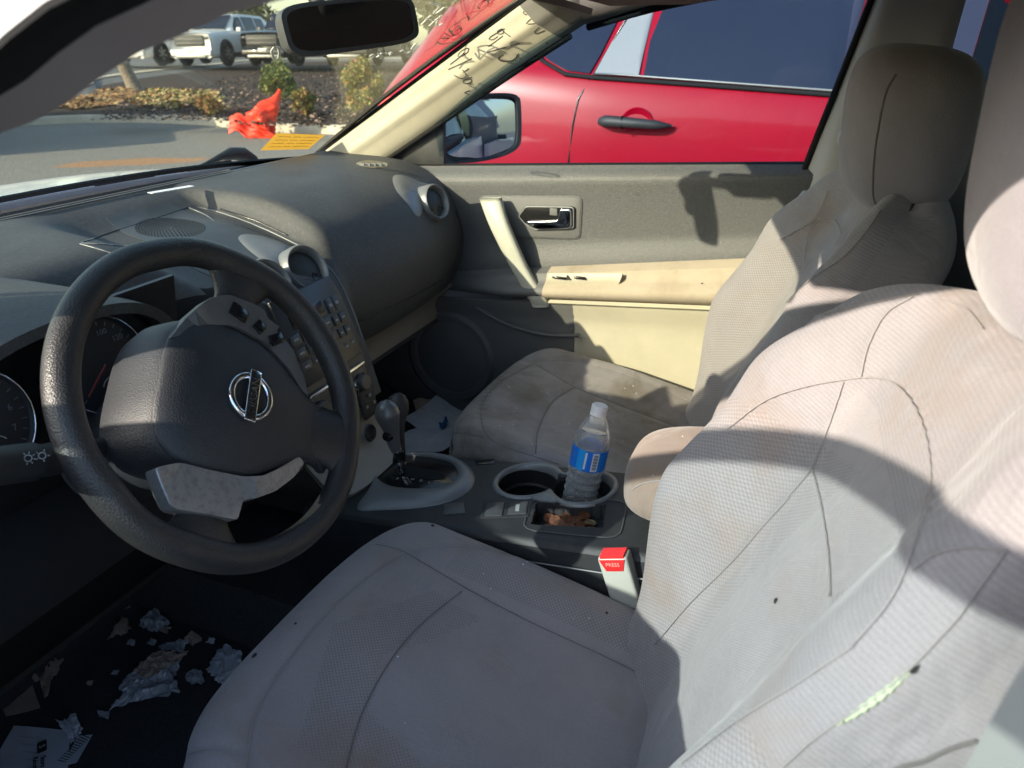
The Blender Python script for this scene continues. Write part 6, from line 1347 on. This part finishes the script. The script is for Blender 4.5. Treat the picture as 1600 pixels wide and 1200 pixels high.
e2_, _ = sheet_of('card', [(122, 1150), (145, 1148), (120, 1192), (95, 1199)], .300, M['paper'], 'white card with barcode stripes partly under the receipt', 'card', .001, 6, 4, G)
bl_ = []
for k in range(12):
    a, b = U(140-k*3.4, 1153+k*3.4, 'z', .304), U(128-k*3.4, 1148+k*3.6, 'z', .304); bl_.append([a, b])
multi_tube('barcode', bl_, .0008, M['ink'], e2_, flat=.4)
sheet_of('napkin', [(90, 1128), (118, 1120), (132, 1140), (112, 1166)], .310, M['paper'], 'crumpled white napkin lying over the receipt', 'napkin', .010, 12, 5, G)
sheet_of('envelope', [(-10, 1080), (42, 1046), (64, 1108), (10, 1121)], .300, M['paper_b'], 'pale brown folded paper at the left edge of the carpet', 'paper', .003, 10, 6, G)
sheet_of('paper_bag', [(40, 1050), (76, 1012), (100, 1032), (72, 1090)], .302, M['paper_b'], 'crumpled brown paper beside the pale folded paper', 'paper', .012, 14, 7, G)
sheet_of('plastic_film', [(175, 1110), (200, 1060), (290, 1020), (275, 1082)], .300, M['film'], 'large crinkled clear plastic film in the middle of the carpet', 'plastic wrap', .016, 20, 8, G)
sheet_of('plastic_film', [(208, 1048), (248, 1020), (292, 1022), (240, 1062)], .312, M['paper_b'], 'brownish crinkled wrapper on top of the large film', 'wrapper', .014, 16, 9, G)
sheet_of('foil_wrapper', [(215, 980), (240, 952), (268, 975), (240, 992)], .302, M['film'], 'shiny crumpled foil wrapper farthest under the wheel', 'wrapper', .016, 16, 10, G)
sheet_of('foil_wrapper', [(250, 1010), (296, 1000), (288, 1020), (252, 1018)], .303, M['film'], 'small silvery wrapper in front of the large film', 'wrapper', .010, 12, 11, G)
sheet_of('tissue', [(288, 998), (302, 987), (318, 1000), (300, 1010)], .304, M['paper_b'], 'small torn tissue right of the silvery wrapper', 'tissue', .010, 10, 12, G)
sheet_of('tissue', [(168, 1000), (192, 962), (205, 980), (200, 990)], .302, M['paper_b'], 'torn strip of tissue left of the foil wrapper', 'tissue', .010, 10, 13, G)
sheet_of('paper_bag', [(160, 935), (186, 930), (205, 950), (166, 965)], .304, M['paper_b'], 'flat brown paper scrap at the back of the footwell', 'paper', .004, 10, 14, G)
sheet_of('tissue', [(288, 1052), (318, 1048), (318, 1068), (298, 1074)], .302, M['film'], 'small crumpled grey tissue below the pale cup lid', 'tissue', .012, 12, 15, G)
sheet_of('food_wrapper', [(322, 1048), (350, 1010), (383, 1022), (350, 1074)], .304, M['paper'], 'white printed food wrapper beside the driver seat cushion', 'wrapper', .009, 14, 16, G)
sheet_of('tissue', [(152, 1112), (172, 1112), (170, 1125), (155, 1122)], .301, M['film'], 'tiny silvery scrap below the large film', 'scrap', .004, 6, 17, G)
for k_, (x_, y_, w_, m_) in enumerate([(232, 968, 11, 'film'), (258, 985, 9, 'paper_b'), (205, 1005, 8, 'film'), (330, 1002, 7, 'paper'), (282, 1005, 10, 'paper_b'), (180, 1052, 6, 'film'), (238, 1004, 8, 'film'), (140, 1068, 6, 'paper_b')]):
    sheet_of('scrap', [(x_-w_, y_+2), (x_-2, y_-w_*.7), (x_+w_, y_-3), (x_+3, y_+w_*.7)], .303, M[m_], 'tiny torn %s scrap among the wrappers on the driver carpet' % ('silvery' if m_ == 'film' else 'white' if m_ == 'paper' else 'brown'), 'scrap', .006, 8, 30+k_, 'tiny scraps on the driver carpet')
ap = U(440, 908, 'z', .34); ae = empty('apple', (ap.x, ap.y, .30), 'yellow-green shrivelled apple core on the dark floor mat', 'apple')
P = np.zeros((18, 24, 3))
for i in range(18):
    ph = math.pi*i/17
    for j in range(24): a = j/24*6.283; r_ = .030*(1+.06*math.sin(3*a+i)+.05*math.sin(5*a))*math.sin(ph)**.85*(1-.18*math.exp(-((ph-1.5)/.5)**2)); P[i, j] = (ap.x+r_*math.cos(a), ap.y+r_*math.sin(a), .332+.030*math.cos(ph))
grid('fruit', P, mat('apple_skin', (.48, .45, .14), .5, var=.5, vscale=30, dirt=(.28, .06, .03), dscale=40), ae, cv=True); tube('stem', [(ap.x, ap.y, .355), (ap.x+.004, ap.y, .376)], .0015, M['bark'], ae)
# pedals
pe = empty('pedals', (-.33, .62, .3), 'black brake and accelerator pedals deep in the driver footwell', 'pedals')
rbox('brake_pedal', (-.36, .60, .44), (.11, .02, .06), M['rubber'], pe, bev=.006, rot=Matrix.Rotation(R(-35), 3, 'X')); rbox('accelerator_pedal', (-.22, .64, .42), (.05, .02, .14), M['rubber'], pe, bev=.006, rot=Matrix.Rotation(R(-40), 3, 'X'))
tube('pedal_arm', [(-.36, .61, .45), (-.36, .70, .6), (-.36, .72, .75)], .008, M['black'], pe); tube('pedal_arm', [(-.22, .66, .46), (-.22, .70, .6)], .007, M['black'], pe)
# papers in the passenger footwell
G2 = 'papers in the passenger footwell'
def foot(name, px, x0, mat_, label, cat, seed, cr=.004):
    c = []
    for x, y in px:
        d = ray(x, y); t_ = (.30+.42*(CAM[1]-.10)+.05-CAM[2])/(d[2]-.42*d[1]); c.append(Vector(CAM+d*t_))
    r_ = np.random.default_rng(seed); P = np.zeros((12, 12, 3))
    for i, u in enumerate(np.linspace(0, 1, 12)):
        for j, v in enumerate(np.linspace(0, 1, 12)): p = c[0]*(1-u)*(1-v)+c[1]*u*(1-v)+c[2]*u*v+c[3]*(1-u)*v; P[i, j] = (p.x, p.y, p.z+cr*(math.sin(u*8+seed)*math.cos(v*6)+r_.uniform(0, .3))+x0)
    e = empty(name, tuple(P.mean((0, 1))), label, cat, G2); grid('sheet', P, mat_, e, smooth=False); return e, P
e_, P = foot('paper_sheet', [(630, 660), (715, 598), (745, 640), (700, 700)], .008, M['paper'], 'white sheet with faint handwriting in the passenger footwell', 'paper', 2)
ml = []
for k in range(3):
    o = len(ml); ml.append([Vector(P[4+k*2, j])+Vector((0, 0, .002+.001*(j % 2))) for j in range(3, 9)])
multi_tube('handwriting', ml, .0008, M['greyink'], e_, flat=.4)
foot('paper_sheet', [(620, 690), (690, 668), (712, 700), (640, 735)], .016, M['paper'], 'white folded sheet nearest the gear lever in the footwell', 'paper', 5, .006)
foot('cardboard_scrap', [(645, 626), (690, 622), (700, 640), (650, 642)], .002, M['paper_b'], 'brown cardboard scrap behind the white sheets', 'cardboard', 6)
foot('blue_wrapper', [(686, 676), (698, 664), (702, 672), (692, 684)], .024, mat('blue_wrapper', (.02, .12, .3), .4), 'small blue wrapper between sheets and passenger seat', 'wrapper', 7, .006)
